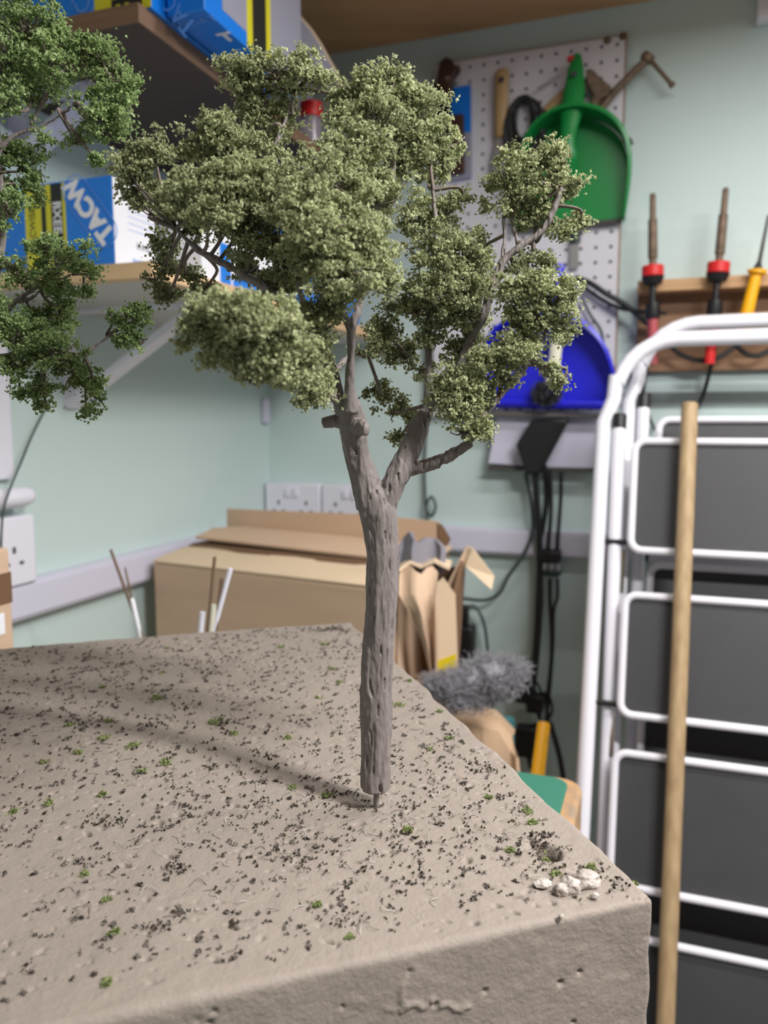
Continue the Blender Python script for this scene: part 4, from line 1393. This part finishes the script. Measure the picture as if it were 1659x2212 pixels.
# bent sheet of card standing at the far end of the upper shelf
edge = [(604, -12), (614, 3), (640, 33), (668, 65), (690, 98), (706, 128), (720, 152), (731, 178)]
inner = [(560, 0), (566, 30), (576, 60), (590, 90), (604, 115), (622, 138), (640, 155), (655, 172)]
ep = [on(x, y, R(0, 0.43 - 0.014 * i, 0), LY) for i, (x, y) in enumerate(edge)]
ip = [on(x, y, R(0, 0.425, 0), LY) for x, y in inner]
o_box = thing('open_carton', R(0.1, 0.3, uz0), 'open pale carton on the upper shelf, its curved flap edged in tan', 'carton')
MB().rbox(0.02, 0.2, 0.20, 0.42, uz0, uz0 + 0.16).build('carton_body', M['cgrey'], o_box, bevel=0.002)
MB().sheet([ip, [(a + b_) * 0.5 + LY * 0.006 for a, b_ in zip(ip, ep)], ep], 0.003).build('open_flap', M['cgrey'], o_box, smooth=60)
MB().tube([p - LY * 0.001 for p in ep], 0.0042, 8).build('torn_edge', M['card2'], o_box)
# small jar with a red lid
jp = on(672, 238, R(0.235, 0, 0), BX)
js, jqq = (jp - CORNER).dot(BX), (jp - CORNER).dot(LY)
jt = thing('lidded_jar', R(js, jqq, uz0), 'small clear jar with a red lid at the upper shelf edge', 'jar')
def ax(z0, z1): return [R(js, jqq, z0), R(js, jqq, z1)]
MB().tube(ax(uz0, jp.z - 0.012), 0.0165, 20).build('jar_body', M['clear'], jt, bevel=0.002)
MB().tube(ax(jp.z - 0.012, jp.z + 0.010), 0.018, 24).build('lid', M['red'], jt, bevel=0.001)

# ================================================================== pegboard
PQ = 0.016
ps1 = (wallb(1351, 80, PQ) - CORNER).dot(BX); pz1 = wallb(1350, 76, PQ).z
sp = 0.0254
nx, nz = 13, 25
ps0 = ps1 - nx * sp; pz0 = pz1 - nz * sp
peg = thing('pegboard', R((ps0 + ps1) / 2, 0, pz0), 'white perforated pegboard on the back wall carrying hung tools', 'pegboard')
mb = MB()
for i in range(nx):
    for j in range(nz):
        cx, cz = ps0 + (i + .5) * sp, pz0 + (j + .5) * sp
        o8 = []
        for k in range(8):
            a = pi / 8 + k * pi / 4
            m_ = max(abs(cos(a)), abs(sin(a)))
            o8.append((cx + sp / 2 * cos(a) / m_, cz + sp / 2 * sin(a) / m_))
        hole = [(cx + 0.0031 * cos(pi / 8 + k * pi / 4), cz + 0.0031 * sin(pi / 8 + k * pi / 4)) for k in range(8)]
        vv = [R(x, PQ, z) for x, z in o8] + [R(x, PQ, z) for x, z in hole] + [R(x, PQ - 0.004, z) for x, z in hole]
        ff = []
        for k in range(8):
            k2 = (k + 1) % 8
            ff += [(k, k2, 8 + k2, 8 + k), (8 + k, 8 + k2, 16 + k2, 16 + k)]
        mb.add(vv, ff)
        for (dx, dz) in ((-1, -1), (1, -1), (1, 1), (-1, 1)):
            a = [(dx * sp / 2, dz * sp / 2), (dx * sp / 2, dz * sp / 2 * tan(pi / 8)), (dx * sp / 2 * tan(pi / 8), dz * sp / 2)]
            mb.add([R(cx + x, PQ, cz + z) for x, z in a], [(0, 1, 2)])
mb.build('perforated_face', M['board'], peg, smooth=0)
MB().rbox(ps1, ps1 + 0.003, PQ - 0.004, PQ, pz0, pz1).rbox(ps0, ps1 + 0.003, PQ - 0.004, PQ, pz1, pz1 + 0.002).build('board_edge', M['boardedge'], peg)
MB().rbox(ps0, ps1, 0.001, 0.002, pz0, pz1).build('gap_shade_sheet', M['hole'], peg)  # dark sheet added for the shade behind the holes
for (px, py) in ((1346, 78), (1312, 87)):
    c = wallb(px, py, PQ)
    MB().tube([c, c + LY * 0.002], [0.007, 0.004], 10).build('screw', M['rust'], peg)


# ================================================================== dustpans
def dustpan(name, outline, q0, depth, mt, lip, handle, label, lipm, hw):
    t = thing(name, wallb(sum(p[0] for p in outline) / len(outline), outline[0][1], q0), label, 'dustpan', None)
    pts = [wallb(x, y, q0) for x, y in outline]
    sm_ = cr(pts, 4)
    cen_ = sum(sm_, V()) / len(sm_)
    MB().prism(sm_, LY * 0.003).build('pan_floor', mt, t, smooth=30)
    n = len(sm_)
    rim = MB()
    outer0, outer1, flange, inner1 = [], [], [], []
    for i, p in enumerate(sm_):
        tpos = i / (n - 1)
        hgt_ = depth * (0.25 + 0.75 * sin(pi * min(max(tpos, 0.0), 1.0)) ** 0.55)
        d = p - cen_; d -= LY * d.dot(LY); d.normalize()
        outer0.append(p + d * 0.001)
        outer1.append(p + LY * hgt_ + d * 0.003)
        flange.append(p + LY * hgt_ + d * 0.0075)
        inner1.append(p + LY * hgt_ + LY * 0.002 + d * 0.001)
    rows_ = [outer0, outer1, inner1]
    rim.sheet([[a for a in outer0], [a for a in outer1]], 0.0022)
    rim.sheet([[a for a in inner1], [a for a in flange]], 0.002)
    rim.build('rim', mt, t)
    a, b2 = wallb(*lip[0], q0 + 0.004), wallb(*lip[1], q0 + 0.004)
    MB().tube([a, b2], 0.0045, 8, flat=(LY, 0.7)).build('lip', lipm, t)
    hp = [wallb(x, y, q0 + o_) for x, y, o_ in handle]
    MB().tube(cr(hp, 5), [w for w in np.interp(np.linspace(0, 1, (len(hp) - 1) * 5 + 1), np.linspace(0, 1, len(hw)), hw)], 14, flat=(LY, 0.6)).build('handle', mt, t)
    return t


gp = dustpan('dustpan', [(1344, 476), (1351, 440), (1357, 390), (1357, 345), (1348, 312), (1331, 288), (1308, 271), (1280, 261), (1250, 258), (1215, 264), (1187, 278), (1162, 300), (1144, 335), (1134, 380), (1126, 440), (1122, 494)],
             0.024, 0.058, M['gplast'], ((1122, 496), (1344, 477)), [(1246, 118, 0.024), (1244, 150, 0.028), (1240, 200, 0.034), (1235, 240, 0.04), (1229, 280, 0.046), (1226, 310, 0.05), (1230, 340, 0.046), (1233, 375, 0.03)],
             'green plastic dustpan hanging from the pegboard', M['drubber'], [0.006, 0.013, 0.018, 0.0185, 0.014, 0.012, 0.0135, 0.0125])
c = wallb(1240, 160, 0.024 + 0.046)
MB().tube([c, c + LY * 0.002], [0.005, 0.004], 12).build('hanging_hole', M['hole'], gp)
bpn = dustpan('dustpan', [(1316, 885), (1322, 850), (1323, 815), (1317, 785), (1303, 752), (1280, 722), (1250, 700), (1215, 690), (1180, 688), (1140, 692), (1105, 704), (1078, 725), (1060, 755), (1054, 800), (1058, 845), (1066, 882)],
              0.05, 0.05, M['bplast'], ((1062, 893), (1316, 900)), [(1207, 572, 0.02), (1204, 600, 0.024), (1200, 640, 0.034), (1196, 680, 0.045), (1194, 705, 0.05)],
              'royal blue dustpan hanging behind the right boughs', M['rubber'], [0.010, 0.0125, 0.0125, 0.014, 0.015])
a, b2 = wallb(1068, 868, 0.066), wallb(1316, 875, 0.066)
MB().tube([a, b2], 0.009, 12, flat=(LY, 0.9)).build('front_ridge', M['bplast'], bpn)
# brush in the blue pan
bt = thing('hand_brush', wallb(1180, 860, 0.09), 'black-bristled brush with cream handle hanging in front of blue dustpan', 'brush')
MB().tube(cr([wallb(1203, 722, 0.075), wallb(1202, 740, 0.078), wallb(1198, 780, 0.08), wallb(1194, 812, 0.08), wallb(1188, 835, 0.08)], 4), [0.006] + [0.0105] * 14 + [0.012, 0.012], 12, flat=(LY, 0.6)).build('handle', M['cream'], bt)
mb = MB()
for k in range(420):
    a = g.random() * 6.28; r_ = sqrt(g.random())
    c = wallb(1180 + 34 * r_ * cos(a), 850 + 22 * r_ * sin(a), 0.083 + 0.008 * g.random())
    d = V((g.normal() * .35, g.normal() * .35, -1 + g.normal() * 0.5)).normalized()
    mb.tube([c - d * 0.008, c + d * 0.008], 0.0007, 3)
o = mb.build('bristles', M['black'], bt, smooth=0); o['kind'] = 'stuff'
# pale plastic tray behind, and the black bundle in front of it
tr = thing('plastic_tray', wallb(1170, 1010, 0.0), 'pale lavender plastic tray with dark lower edge under the blue dustpan', 'tray')
pl_ = [(1076, 900), (1056, 1000), (1284, 1018), (1290, 900)]
MB().prism([wallb(x, y, 0.030) for x, y in pl_], LY * 0.004).build('tray_panel', M['lav'], tr, smooth=0)
MB().rbox((wallb(1056, 1000, 0.03) - CORNER).dot(BX), (wallb(1288, 1000, 0.03) - CORNER).dot(BX), 0.0, 0.038, wallb(1170, 1017, 0.03).z, wallb(1170, 1008, 0.03).z).build('tray_lip', M['drubber'], tr, bevel=0.001)
pk = [(1155, 905), (1232, 905), (1222, 925), (1190, 985), (1170, 1022), (1142, 1024), (1120, 960)]
ad = thing('power_adaptor', wallb(1165, 1020, 0.04), 'black angular power adaptor hanging below the blue dustpan', 'adaptor')
MB().prism([wallb(x, y, 0.040) for x, y in pk], LY * 0.028).build('adaptor_body', M['black'], ad, bevel=0.004)
MB().tube([wallb(1155, 1020, 0.054), wallb(1156, 1034, 0.054)], 0.005, 10).build('cord_grip', M['black'], ad)

# ================================================================== hung tools
# dark handled tool on the left of the board
t = thing('hand_saw', wallb(960, 200, 0.02), 'dark brown handled tool hanging at the pegboard top left', 'tool')
MB().prism([wallb(x, y, 0.022) for x, y in ((955, 140), (968, 130), (980, 136), (986, 150), (996, 146), (997, 158), (984, 172), (980, 200), (975, 222), (955, 225), (945, 200), (950, 165))], LY * 0.018).build('handle', M['dwood'], t, bevel=0.004)
MB().prism([wallb(x, y, 0.026) for x, y in ((945, 180), (970, 200), (978, 330), (940, 330), (924, 205))], LY * 0.006).build('blade_sleeve', M['black'], t)
c = wallb(967, 170, 0.042)
MB().tube([c, c + LY * 0.002], 0.004, 10).build('rivet', M['chrome'], t)
# blue blister card
t = thing('blister_card', wallb(1000, 370, 0.02), 'blue and white hanging blister pack beside the upper crown', 'pack')
MB().prism([wallb(x, y, 0.02) for x, y in ((975, 190), (1017, 184), (1019, 385), (975, 392))], LY * 0.002).build('card', M['cblue'], t)
MB().prism([wallb(x, y, 0.0222) for x, y in ((975, 290), (1018, 285), (1019, 384), (975, 391))], LY * 0.0004).build('lower_print', M['cgrey'], t)
MB().prism([wallb(x, y, 0.023) for x, y in ((975, 250), (1003, 248), (1006, 375), (975, 380))], LY * 0.008).build('contents', M['dwood'], t, bevel=0.003)
# scraper
t = thing('paint_scraper', wallb(1085, 330, 0.02), 'paint scraper with pale wooden handle on the pegboard', 'scraper')
MB().tube(cr([wallb(1084, 152, 0.03), wallb(1084, 170, 0.032), wallb(1083, 210, 0.032), wallb(1082, 250, 0.032), wallb(1084, 285, 0.03), wallb(1086, 296, 0.03)], 3), [0.009] + [0.0125] * 7 + [0.011] * 3 + [0.013] * 4 + [0.008], 12, flat=(LY, 0.55)).build('handle', M['wood'], t)
MB().prism([wallb(x, y, 0.028) for x, y in ((1074, 293), (1100, 292), (1122, 340), (1126, 400), (1060, 404), (1062, 345))], LY * 0.002).build('blade', M['silver'], t, smooth=0)
c = wallb(1083, 172, 0.042)
MB().tube([c, c + LY * 0.001], 0.005, 12).build('hanging_hole', M['hole'], t)
# coil of black cable
t = thing('cable_coil', wallb(1135, 330, 0.02), 'coil of black cable hanging beside the wooden scraper', 'cable')
mb = MB()
for k in range(16):
    c = wallb(1132 + g.normal() * 3, 256 + k * 2, 0.026 + 0.004 * (k % 3))
    rx, rz = 0.016 + 0.0011 * k, 0.036 + 0.0013 * k
    mb.tube([c + BX * rx * cos(a) + V((0, 0, rz * sin(a))) + LY * 0.003 * sin(3 * a + k) for a in np.linspace(0, 2 * pi, 28)[:-1]], 0.0042, 7, closed=True)
mb.build('loops', M['cord'], t)
MB().tube(cr([wallb(1140, 300, 0.05), wallb(1128, 330, 0.05), wallb(1150, 360, 0.045), wallb(1130, 420, 0.03)], 5), 0.004, 7).build('loose_end', M['cord'], t)
# thin steel rod
t = MB().tube([wallb(1160, 193, 0.03), wallb(1238, 142, 0.034)], 0.0017, 8).build('steel_rod', M['chrome'])
tag(t, 'thin shiny steel rod sticking out behind the green handle', 'rod')
o = MB().tube([wallb(1233, 122, 0.02), wallb(1233, 124, 0.075)], 0.0022, 8).tube([wallb(1226, 128, 0.05), wallb(1240, 126, 0.05)], 0.005, 10).build('peg_hook', M['red'])
tag(o, 'red-tipped peg hook holding the green dustpan', 'hook')
# sliding bar clamp
t = thing('bar_clamp', wallb(1300, 200, 0.02), 'rusty steel clamp with a long sliding bar at the pegboard edge', 'clamp')
MB().tube([wallb(1180, 240, 0.03), wallb(1240, 185, 0.03)], 0.009, 8, flat=(LY, 0.6)).build('wooden_grip', M['wood'], t)
MB().prism([wallb(x, y, 0.024) for x, y in ((1268, 160), (1282, 160), (1300, 180), (1322, 196), (1316, 214), (1300, 222), (1290, 245), (1278, 238), (1284, 215), (1270, 190))], LY * 0.022).build('jaw', M['rust'], t, bevel=0.002)
MB().tube([wallb(1288, 248, 0.034), wallb(1330, 195, 0.034), wallb(1400, 126, 0.034)], 0.0062, 10).build('screw_bar', M['rust'], t)
MB().tube([wallb(1394, 132, 0.034), wallb(1404, 118, 0.034)], 0.0105, 12).build('collar', M['rust'], t)
MB().tube([wallb(1386, 118, 0.034), wallb(1400, 124, 0.034), wallb(1452, 184, 0.034)], 0.0036, 10).tube([wallb(1449, 180, 0.034), wallb(1454, 186, 0.034)], 0.0052, 10).build('tommy_bar', M['rust'], t)
# dark green gripped tool under the green pan
t = thing('chisel', wallb(1240, 580, 0.02), 'dark gripped flat tool hanging below the green dustpan', 'chisel')
MB().tube([wallb(1242, 470, 0.024), wallb(1242, 525, 0.024)], 0.0095, 12, flat=(LY, 0.7)).build('handle', M['darkgreen'], t)
MB().prism([wallb(x, y, 0.022) for x, y in ((1232, 524), (1250, 524), (1250, 580), (1231, 582))], LY * 0.003).build('blade', M['silver'], t)
o = MB().tube([wallb(1358, 300, 0.02), wallb(1358, 300, 0.06)], 0.003, 8).tube([wallb(1358, 303, 0.058), wallb(1362, 312, 0.06)], 0.005, 8).build('peg_hook', M['black'])
tag(o, 'black peg hook beside the green dustpan rim', 'hook')

# ================================================================== soldering iron rack
rs0 = (wallb(1380, 620, 0.0) - CORNER).dot(BX)
rk = thing('tool_rack', R(rs0 + 0.2, 0, ZC + 0.09), 'wooden tool rack with ledge on the back wall above ladders', 'rack')
zr0, zr1 = wallb(1400, 803, 0.02).z, wallb(1400, 640, 0.02).z
MB().rbox(rs0, rs0 + 0.5, 0.001, 0.018, zr0, zr1 + 0.01).build('back_board', M['rackdark'], rk, bevel=0.001)
lz0_, lz1_ = wallb(1390, 632, 0.06).z, wallb(1390, 606, 0.06).z
MB().rbox(rs0, rs0 + 0.5, 0.001, 0.062, lz0_, lz1_).build('ledge', M['rack'], rk, bevel=0.0015)


def iron(px_t, px_b, collar, label, grip, gripm, lensgth):
    Q = 0.078
    T = wallb(*px_t, Q); B = wallb(*px_b, Q)
    d = (T - B).normalized()
    t = thing('soldering_iron', B, label, 'soldering iron', 'soldering irons in the rack')
    L = (T - B).length
    MB().tube([B + d * 0.0, B + d * L * 0.10, B + d * L * 0.11, B + d * L * 0.64, B + d * L * 0.65, B + d * L * 0.97, T], [0.006, 0.006, 0.0078, 0.0072, 0.0052, 0.0048, 0.0035], 14).build('barrel', M['rust'], t)
    MB().tube([B - d * 0.018, B], 0.0175, 20).build('collar', M['red'], t, bevel=0.002)
    MB().tube([B - d * 0.030, B - d * 0.018], [0.014, 0.0185], 20).build('collar_base', M['black'], t)
    MB().tube([B - d * 0.06, B - d * 0.03], 0.0052, 12).build('neck', M['black'], t)
    MB().tube([B - d * 0.085, B - d * 0.08, B - d * 0.06], [0.011, 0.0125, 0.0115], 14).build('grip', M['black'], t)
    MB().tube([B - d * 0.16, B - d * 0.085], [0.008, 0.0085], 12).build('handle', gripm, t)
    return t


iron((1410, 418), (1410, 574), None, 'soldering iron with red collar, first in the wooden rack from left', None, M['pink'], 0)
iron((1568, 406), (1553, 566), None, 'soldering iron with red collar and shiny tip, second in the rack', None, M['red'], 0)
t = thing('screwdriver', wallb(1625, 660, 0.078), 'yellow-handled screwdriver with dark thin shaft in the rack', 'screwdriver')
MB().tube([wallb(1660, 465, 0.078), wallb(1640, 568, 0.078)], [0.002, 0.0032], 10).build('shaft', M['drubber'], t)
MB().tube([wallb(1640, 566, 0.078), wallb(1637, 580, 0.078)], [0.0035, 0.007], 12).build('ferrule', M['black'], t)
MB().tube([wallb(1636, 583, 0.078), wallb(1635, 590, 0.078), wallb(1633, 596, 0.078), wallb(1622, 640, 0.078), wallb(1610, 690, 0.078), wallb(1606, 720, 0.078)], [0.0145, 0.0145, 0.0085, 0.0095, 0.0105, 0.009], 14).build('handle', M['yellow'], t)

# ================================================================== cords
def cord(pts, r_, label, mm='cord', parts=None, q=None):
    P = cr([wallb(x, y, o_) for x, y, o_ in pts], 7)
    o_ = MB().tube(P, r_, 8).build('power_cable', M[mm])
    return tag(o_, label, 'cable', 'cables on the back wall')


cord([(918, 700, 0.012), (920, 900, 0.012), (917, 1010, 0.012), (918, 1060, 0.012), (920, 1098, 0.014), (932, 1115, 0.018), (941, 1095, 0.02), (932, 1073, 0.02), (921, 1090, 0.022), (922, 1112, 0.02), (922, 1160, 0.012)], 0.0028, 'dark cord with a small loop on the wall right of the trunk', 'greycord')
cord([(1135, 1022, 0.03), (1148, 1090, 0.03), (1150, 1150, 0.034), (1130, 1200, 0.034), (1098, 1245, 0.034), (1080, 1280, 0.034), (1050, 1296, 0.034), (1010, 1294, 0.034), (975, 1288, 0.034)], 0.0034, 'grey cord curving left from the adaptor towards the torn box', 'greycord')
cord([(1156, 1022, 0.054), (1160, 1100, 0.045), (1166, 1200, 0.04), (1163, 1300, 0.036), (1158, 1400, 0.036), (1150, 1470, 0.036), (1155, 1510, 0.036)], 0.0062, 'thick black cord hanging down from the adaptor to the plugs')
cord([(1176, 1005, 0.036), (1180, 1080, 0.03), (1172, 1140, 0.03), (1166, 1180, 0.03), (1168, 1300, 0.026), (1160, 1420, 0.026), (1150, 1500, 0.026)], 0.0050, 'black cord hanging just right of the thick adaptor cord')
cord([(1188, 1016, 0.045), (1190, 1080, 0.034), (1188, 1140, 0.034), (1184, 1192, 0.034)], 0.0036, 'black cord running into the left of the connector block')
cord([(1212, 1020, 0.045), (1211, 1080, 0.03), (1206, 1150, 0.03), (1204, 1192, 0.03)], 0.0036, 'black cord running into the right of the connector block')
cord([(1188, 1250, 0.034), (1188, 1300, 0.034), (1192, 1380, 0.034), (1190, 1440, 0.034), (1182, 1520, 0.034), (1186, 1570, 0.034)], 0.0038, 'black cord dropping from the connector block, left of two')
cord([(1204, 1250, 0.034), (1204, 1290, 0.034), (1196, 1320, 0.036), (1194, 1400, 0.036), (1188, 1480, 0.036), (1180, 1560, 0.036)], 0.0032, 'black cord dropping from the connector block, right of two')
cord([(1012, 1310, 0.034), (1028, 1312, 0.034), (1045, 1345, 0.034), (1052, 1390, 0.034), (1055, 1430, 0.034), (1058, 1500, 0.034)], 0.0030, 'dark cord arching down beside the black transformer plug', 'greycord')
cord([(1242, 600, 0.026), (1275, 612, 0.035), (1310, 635, 0.04), (1345, 655, 0.04), (1390, 690, 0.045), (1420, 720, 0.03)], 0.0050, 'thick black cord crossing the pegboard edge towards the rack')
cord([(1250, 610, 0.03), (1290, 640, 0.03), (1335, 664, 0.036), (1380, 672, 0.05), (1440, 676, 0.05)], 0.0034, 'thinner black cord running beside the thick cord to the rack')
cord([(1255, 640, 0.03), (1275, 680, 0.03), (1298, 715, 0.03), (1305, 760, 0.03)], 0.0028, 'dark cord hanging over the lower pegboard above blue dustpan', 'greycord')
cord([(1352, 790, 0.012), (1378, 840, 0.012), (1398, 890, 0.012), (1415, 930, 0.012)], 0.0030, 'dark cord slanting right behind the ladder arch', 'greycord')
cord([(1405, 700, 0.06), (1400, 770, 0.04), (1392, 830, 0.014), (1382, 890, 0.012), (1378, 960, 0.012)], 0.0030, 'dark cord hanging down from the first soldering iron')
cord([(1550, 690, 0.07), (1545, 740, 0.06), (1536, 790, 0.04), (1520, 850, 0.02), (1505, 885, 0.02)], 0.0036, 'black cord hanging down from the second soldering iron')
cord([(1440, 735, 0.05), (1462, 760, 0.055), (1500, 777, 0.055), (1545, 775, 0.055), (1590, 748, 0.05)], 0.0042, 'black cord sagging in a loop under the rack, left loop')
cord([(1590, 745, 0.05), (1610, 763, 0.055), (1640, 768, 0.055), (1680, 745, 0.05)], 0.0042, 'black cord sagging in a loop under the rack, right loop')
# plug clusters
t = thing('cable_connector', wallb(1194, 1245, 0.03), 'black connector block with clear fronts hanging midway down the cords', 'connector')
MB().rbox(*[(wallb(x, 1200, 0.03) - CORNER).dot(BX) for x in (1170, 1213)], 0.016, 0.055, wallb(1190, 1216, 0.05).z, wallb(1190, 1190, 0.05).z).build('plug_body', M['black'], t, bevel=0.004)
for x in (1178, 1192, 1206):
    c = wallb(x, 1224, 0.042)
    MB().tube([c + V((0, 0, 0.006)), c - V((0, 0, 0.006))], 0.005, 12).build('clear_cap', M['chrome'], t)
MB().rbox(*[(wallb(x, 1240, 0.03) - CORNER).dot(BX) for x in (1174, 1212)], 0.022, 0.05, wallb(1190, 1246, 0.05).z, wallb(1190, 1232, 0.05).z).build('plug_base', M['darkgreen'], t, bevel=0.003)
plugs = [(1135, 1495, 18, 26, 'black plug at the lower end of the thick cord, upper of two'), (1158, 1518, 17, 24, 'black plug at the lower end of the thick cord, lower right of two'), (1138, 1600, 26, 40, 'black adaptor block above the bench left of yellow handle')]
for (x, y, rx, ry, lab) in plugs:
    c = wallb(x, y, 0.05); k = (c - CAMP).length / FPX
    t = thing('power_plug', c, lab, 'plug')
    MB().obox(c, BX * rx * k, LY * 0.014, V((0.15 * rx * k, 0, ry * k * 0.8))).build('plug_body', M['black'], t, bevel=0.005)
    MB().tube([c - V((0, 0, ry * k * 0.7)) + BX * 0.004, c - V((0, 0, ry * k * 1.5)) + BX * 0.008], [0.006, 0.003], 8).build('cord_grip', M['black'], t)
    MB().tube(cr([c + V((0, 0, ry * k * .7)), c + BX * 0.02 + V((0, 0, ry * k * 0.9)), c + BX * 0.03 + V((0, 0, -0.01)), c + BX * 0.02 + V((0, 0, -ry * k * 1.6))], 5), 0.0026, 7).build('cord_loop', M['cord'], t)
t = thing('transformer_plug', wallb(1000, 1420, 0.04), 'black transformer plug hanging right of the torn carton', 'plug')
c = on(1005, 1385, R(0, 0.06, 0), LY)
k = (c - CAMP).length / FPX
MB().obox(c, BX * 20 * k, LY * 0.018, V((0, 0, 34 * k))).build('plug_body', M['black'], t, bevel=0.004)
MB().obox(c + V((0, 0, 54 * k)) - BX * 0.002, BX * 9 * k, LY * 0.008, V((0, 0, 24 * k))).build('plug_top', M['black'], t, bevel=0.003)
MB().tube([c + V((0, 0, 50 * k)) - BX * 0.014, c + V((0, 0, 50 * k)) - BX * 0.02], 0.006, 10).build('clear_cap', M['chrome'], t)
cord([(1188, 1560, 0.04), (1200, 1600, 0.05), (1210, 1640, 0.06), (1218, 1690, 0.06)], 0.0050, 'black cord end trailing right of the yellow handle')

# ================================================================== folded step ladders
LEAN = radians(17)
QL = at(1500, 1075, 1.13)
LU = (LY * -sin(LEAN) + V((0, 0, cos(LEAN)))).normalized()
LW = BX.cross(LU) * 1.0                             # out of the treads
if LW.dot(LY) < 0: LW = -LW


def LP(x, u, w=0.0):
    return QL + BX * x + LU * u + LW * w


def lpx(px, py, w=0.0):
    P = on(px, py, QL + LW * w, LW); d = P - QL
    return d.dot(BX), d.dot(LU)


ufloor = -(QL.z) / LU.z
XC = 0.085
def rrect(LQ, x0, x1, u0, u1, r_, w):
    out = []
    for (cx, cu, a0) in ((x1 - r_, u1 - r_, 0), (x0 + r_, u1 - r_, 90), (x0 + r_, u0 + r_, 180), (x1 - r_, u0 + r_, 270)):
        for k in range(6):
            a = radians(a0 + 18 * k)
            out.append(LQ(cx + r_ * cos(a), cu + r_ * sin(a), w))
    return out


xt, ut = lpx(1500, 731)                           # hoop
xr0, ur0 = lpx(1331, 815)
xk0, uk0 = lpx(1326, 862)
xk1, uk1 = lpx(1304, 912)
xr1, ur1 = lpx(1266, 1620)
sl_ = (xr1 - xk1) / (ur1 - uk1)
xf = xk1 + sl_ * (ufloor - uk1)
def mir(x): return 2 * XC - x


def step_ladder(d, up, label):
    """d: shift of the whole ladder over the floor; up: how much higher its hoop and treads sit"""
    ufl = ufloor - up
    def LQ(x, u, w=0.0):
        return LP(x, u + up, w) + d
    lad = thing('step_ladder', LQ(XC, ufl), label, 'ladder', 'folded step ladders')
    hoop = [LQ(xf, ufl + 0.01), LQ(xr1, ur1), LQ(xk1, uk1), LQ(xk0, uk0), LQ(xr0, ur0)]
    rad_ = 0.085
    for k in range(1, 8):
        a = radians(180 - 90 * k / 7)
        hoop.append(LQ(xr0 + 0.002 + rad_ + rad_ * cos(a), ut - rad_ + rad_ * sin(a)))
    right_ = [LQ(mir((p - d - LU * up - QL).dot(BX)), (p - d - LU * up - QL).dot(LU)) for p in hoop]
    MB().tube(hoop + right_[::-1], 0.0112, 14).build('front_frame', M['whitepaint'], lad)
    for sgn in (0, 1):
        m_ = (lambda x: x) if sgn == 0 else mir
        x1_, u1_ = lpx(1337, 925); x2_, u2_ = lpx(1305, 1750)
        xe = x2_ + (x2_ - x1_) / (u2_ - u1_) * (ufl + 0.01 - u2_)
        MB().tube([LQ(m_(x1_), u1_, 0.0), LQ(m_(xe), ufl + 0.02, -0.055)], 0.0098, 12).build('rear_leg', M['whitepaint'], lad)
        a = LQ(m_(x1_), u1_, 0.0)
        MB().tube([a - LU * 0.002, a + LU * 0.022], 0.0108, 12).build('leg_cap', M['black'], lad, bevel=0.002)
        MB().tube([LQ(m_(xf), ufl + 0.0), LQ(m_(xf), ufl + 0.03)], 0.0138, 12).build('foot', M['black'], lad)
        MB().tube([LQ(m_(xe), ufl + 0.012, -0.055), LQ(m_(xe), ufl + 0.04, -0.055)], 0.0118, 12).build('foot', M['black'], lad)
    x0t = lpx(1366, 1100)[0]
    tr_u = [(lpx(1500, 1197)[1], lpx(1500, 958)[1]), (lpx(1500, 1560)[1], lpx(1500, 1296)[1]), (lpx(1500, 1938)[1], lpx(1500, 1645)[1])]
    tr_u.append((tr_u[2][0] - 0.066 - 0.178, tr_u[2][0] - 0.062))
    for i, (u0, u1) in enumerate(tr_u):
        rim = MB().tube(rrect(LQ, x0t - 0.0035 * i, mir(x0t - 0.0035 * i), u0, u1, 0.016, 0.010), 0.0054, 10, closed=True).build('tread_frame', M['whitepaint'], lad)
        pts = rrect(LQ, x0t + 0.003 - 0.0035 * i, mir(x0t + 0.003 - 0.0035 * i), u0 + 0.003, u1 - 0.003, 0.012, 0.008)
        MB().prism(pts, LW * -0.006, 0).build('tread_mat', M['tread'], rim)
        for sgn in (0, 1):
            m_ = (lambda x: x) if sgn == 0 else mir
            xa = x0t - 0.0035 * i
            MB().tube([LQ(m_(xa - 0.036), u0 + 0.012, 0.0), LQ(m_(xa), u0 + 0.012, 0.002)], 0.0042, 10).build('pivot_pin', M['black'], lad)
            MB().obox(LQ(m_(xa - 0.010), u0 - 0.03, -0.012), BX * 0.003, LU * 0.032, LW * 0.004).build('hinge_link', M['chrome'], lad)
    return lad


step_ladder(V((0, 0, 0)), 0.0, 'front folded white step ladder with grey treads behind the wooden pole')
step_ladder(BX * 0.032 + LY * -0.068, 0.033, 'second folded white step ladder standing directly behind the front one')

# wooden pole leaning on the ladder
T = lpx(1490, 872)
P1 = on(1490, 872, QL + LW * 0.032, LW)
P2 = on(1437, 2212, QL + LW * 0.034, LW)
d = (P2 - P1).normalized()
E_ = P1 + d * (-P1.z / d.z)
o = MB().tube([E_, P2, P1 + d * 0.002, P1], [0.0115, 0.0115, 0.0115, 0.010], 20).build('wooden_pole', M['dowel'])
tag(o, 'bare round wooden pole leaning against the ladder treads', 'pole')
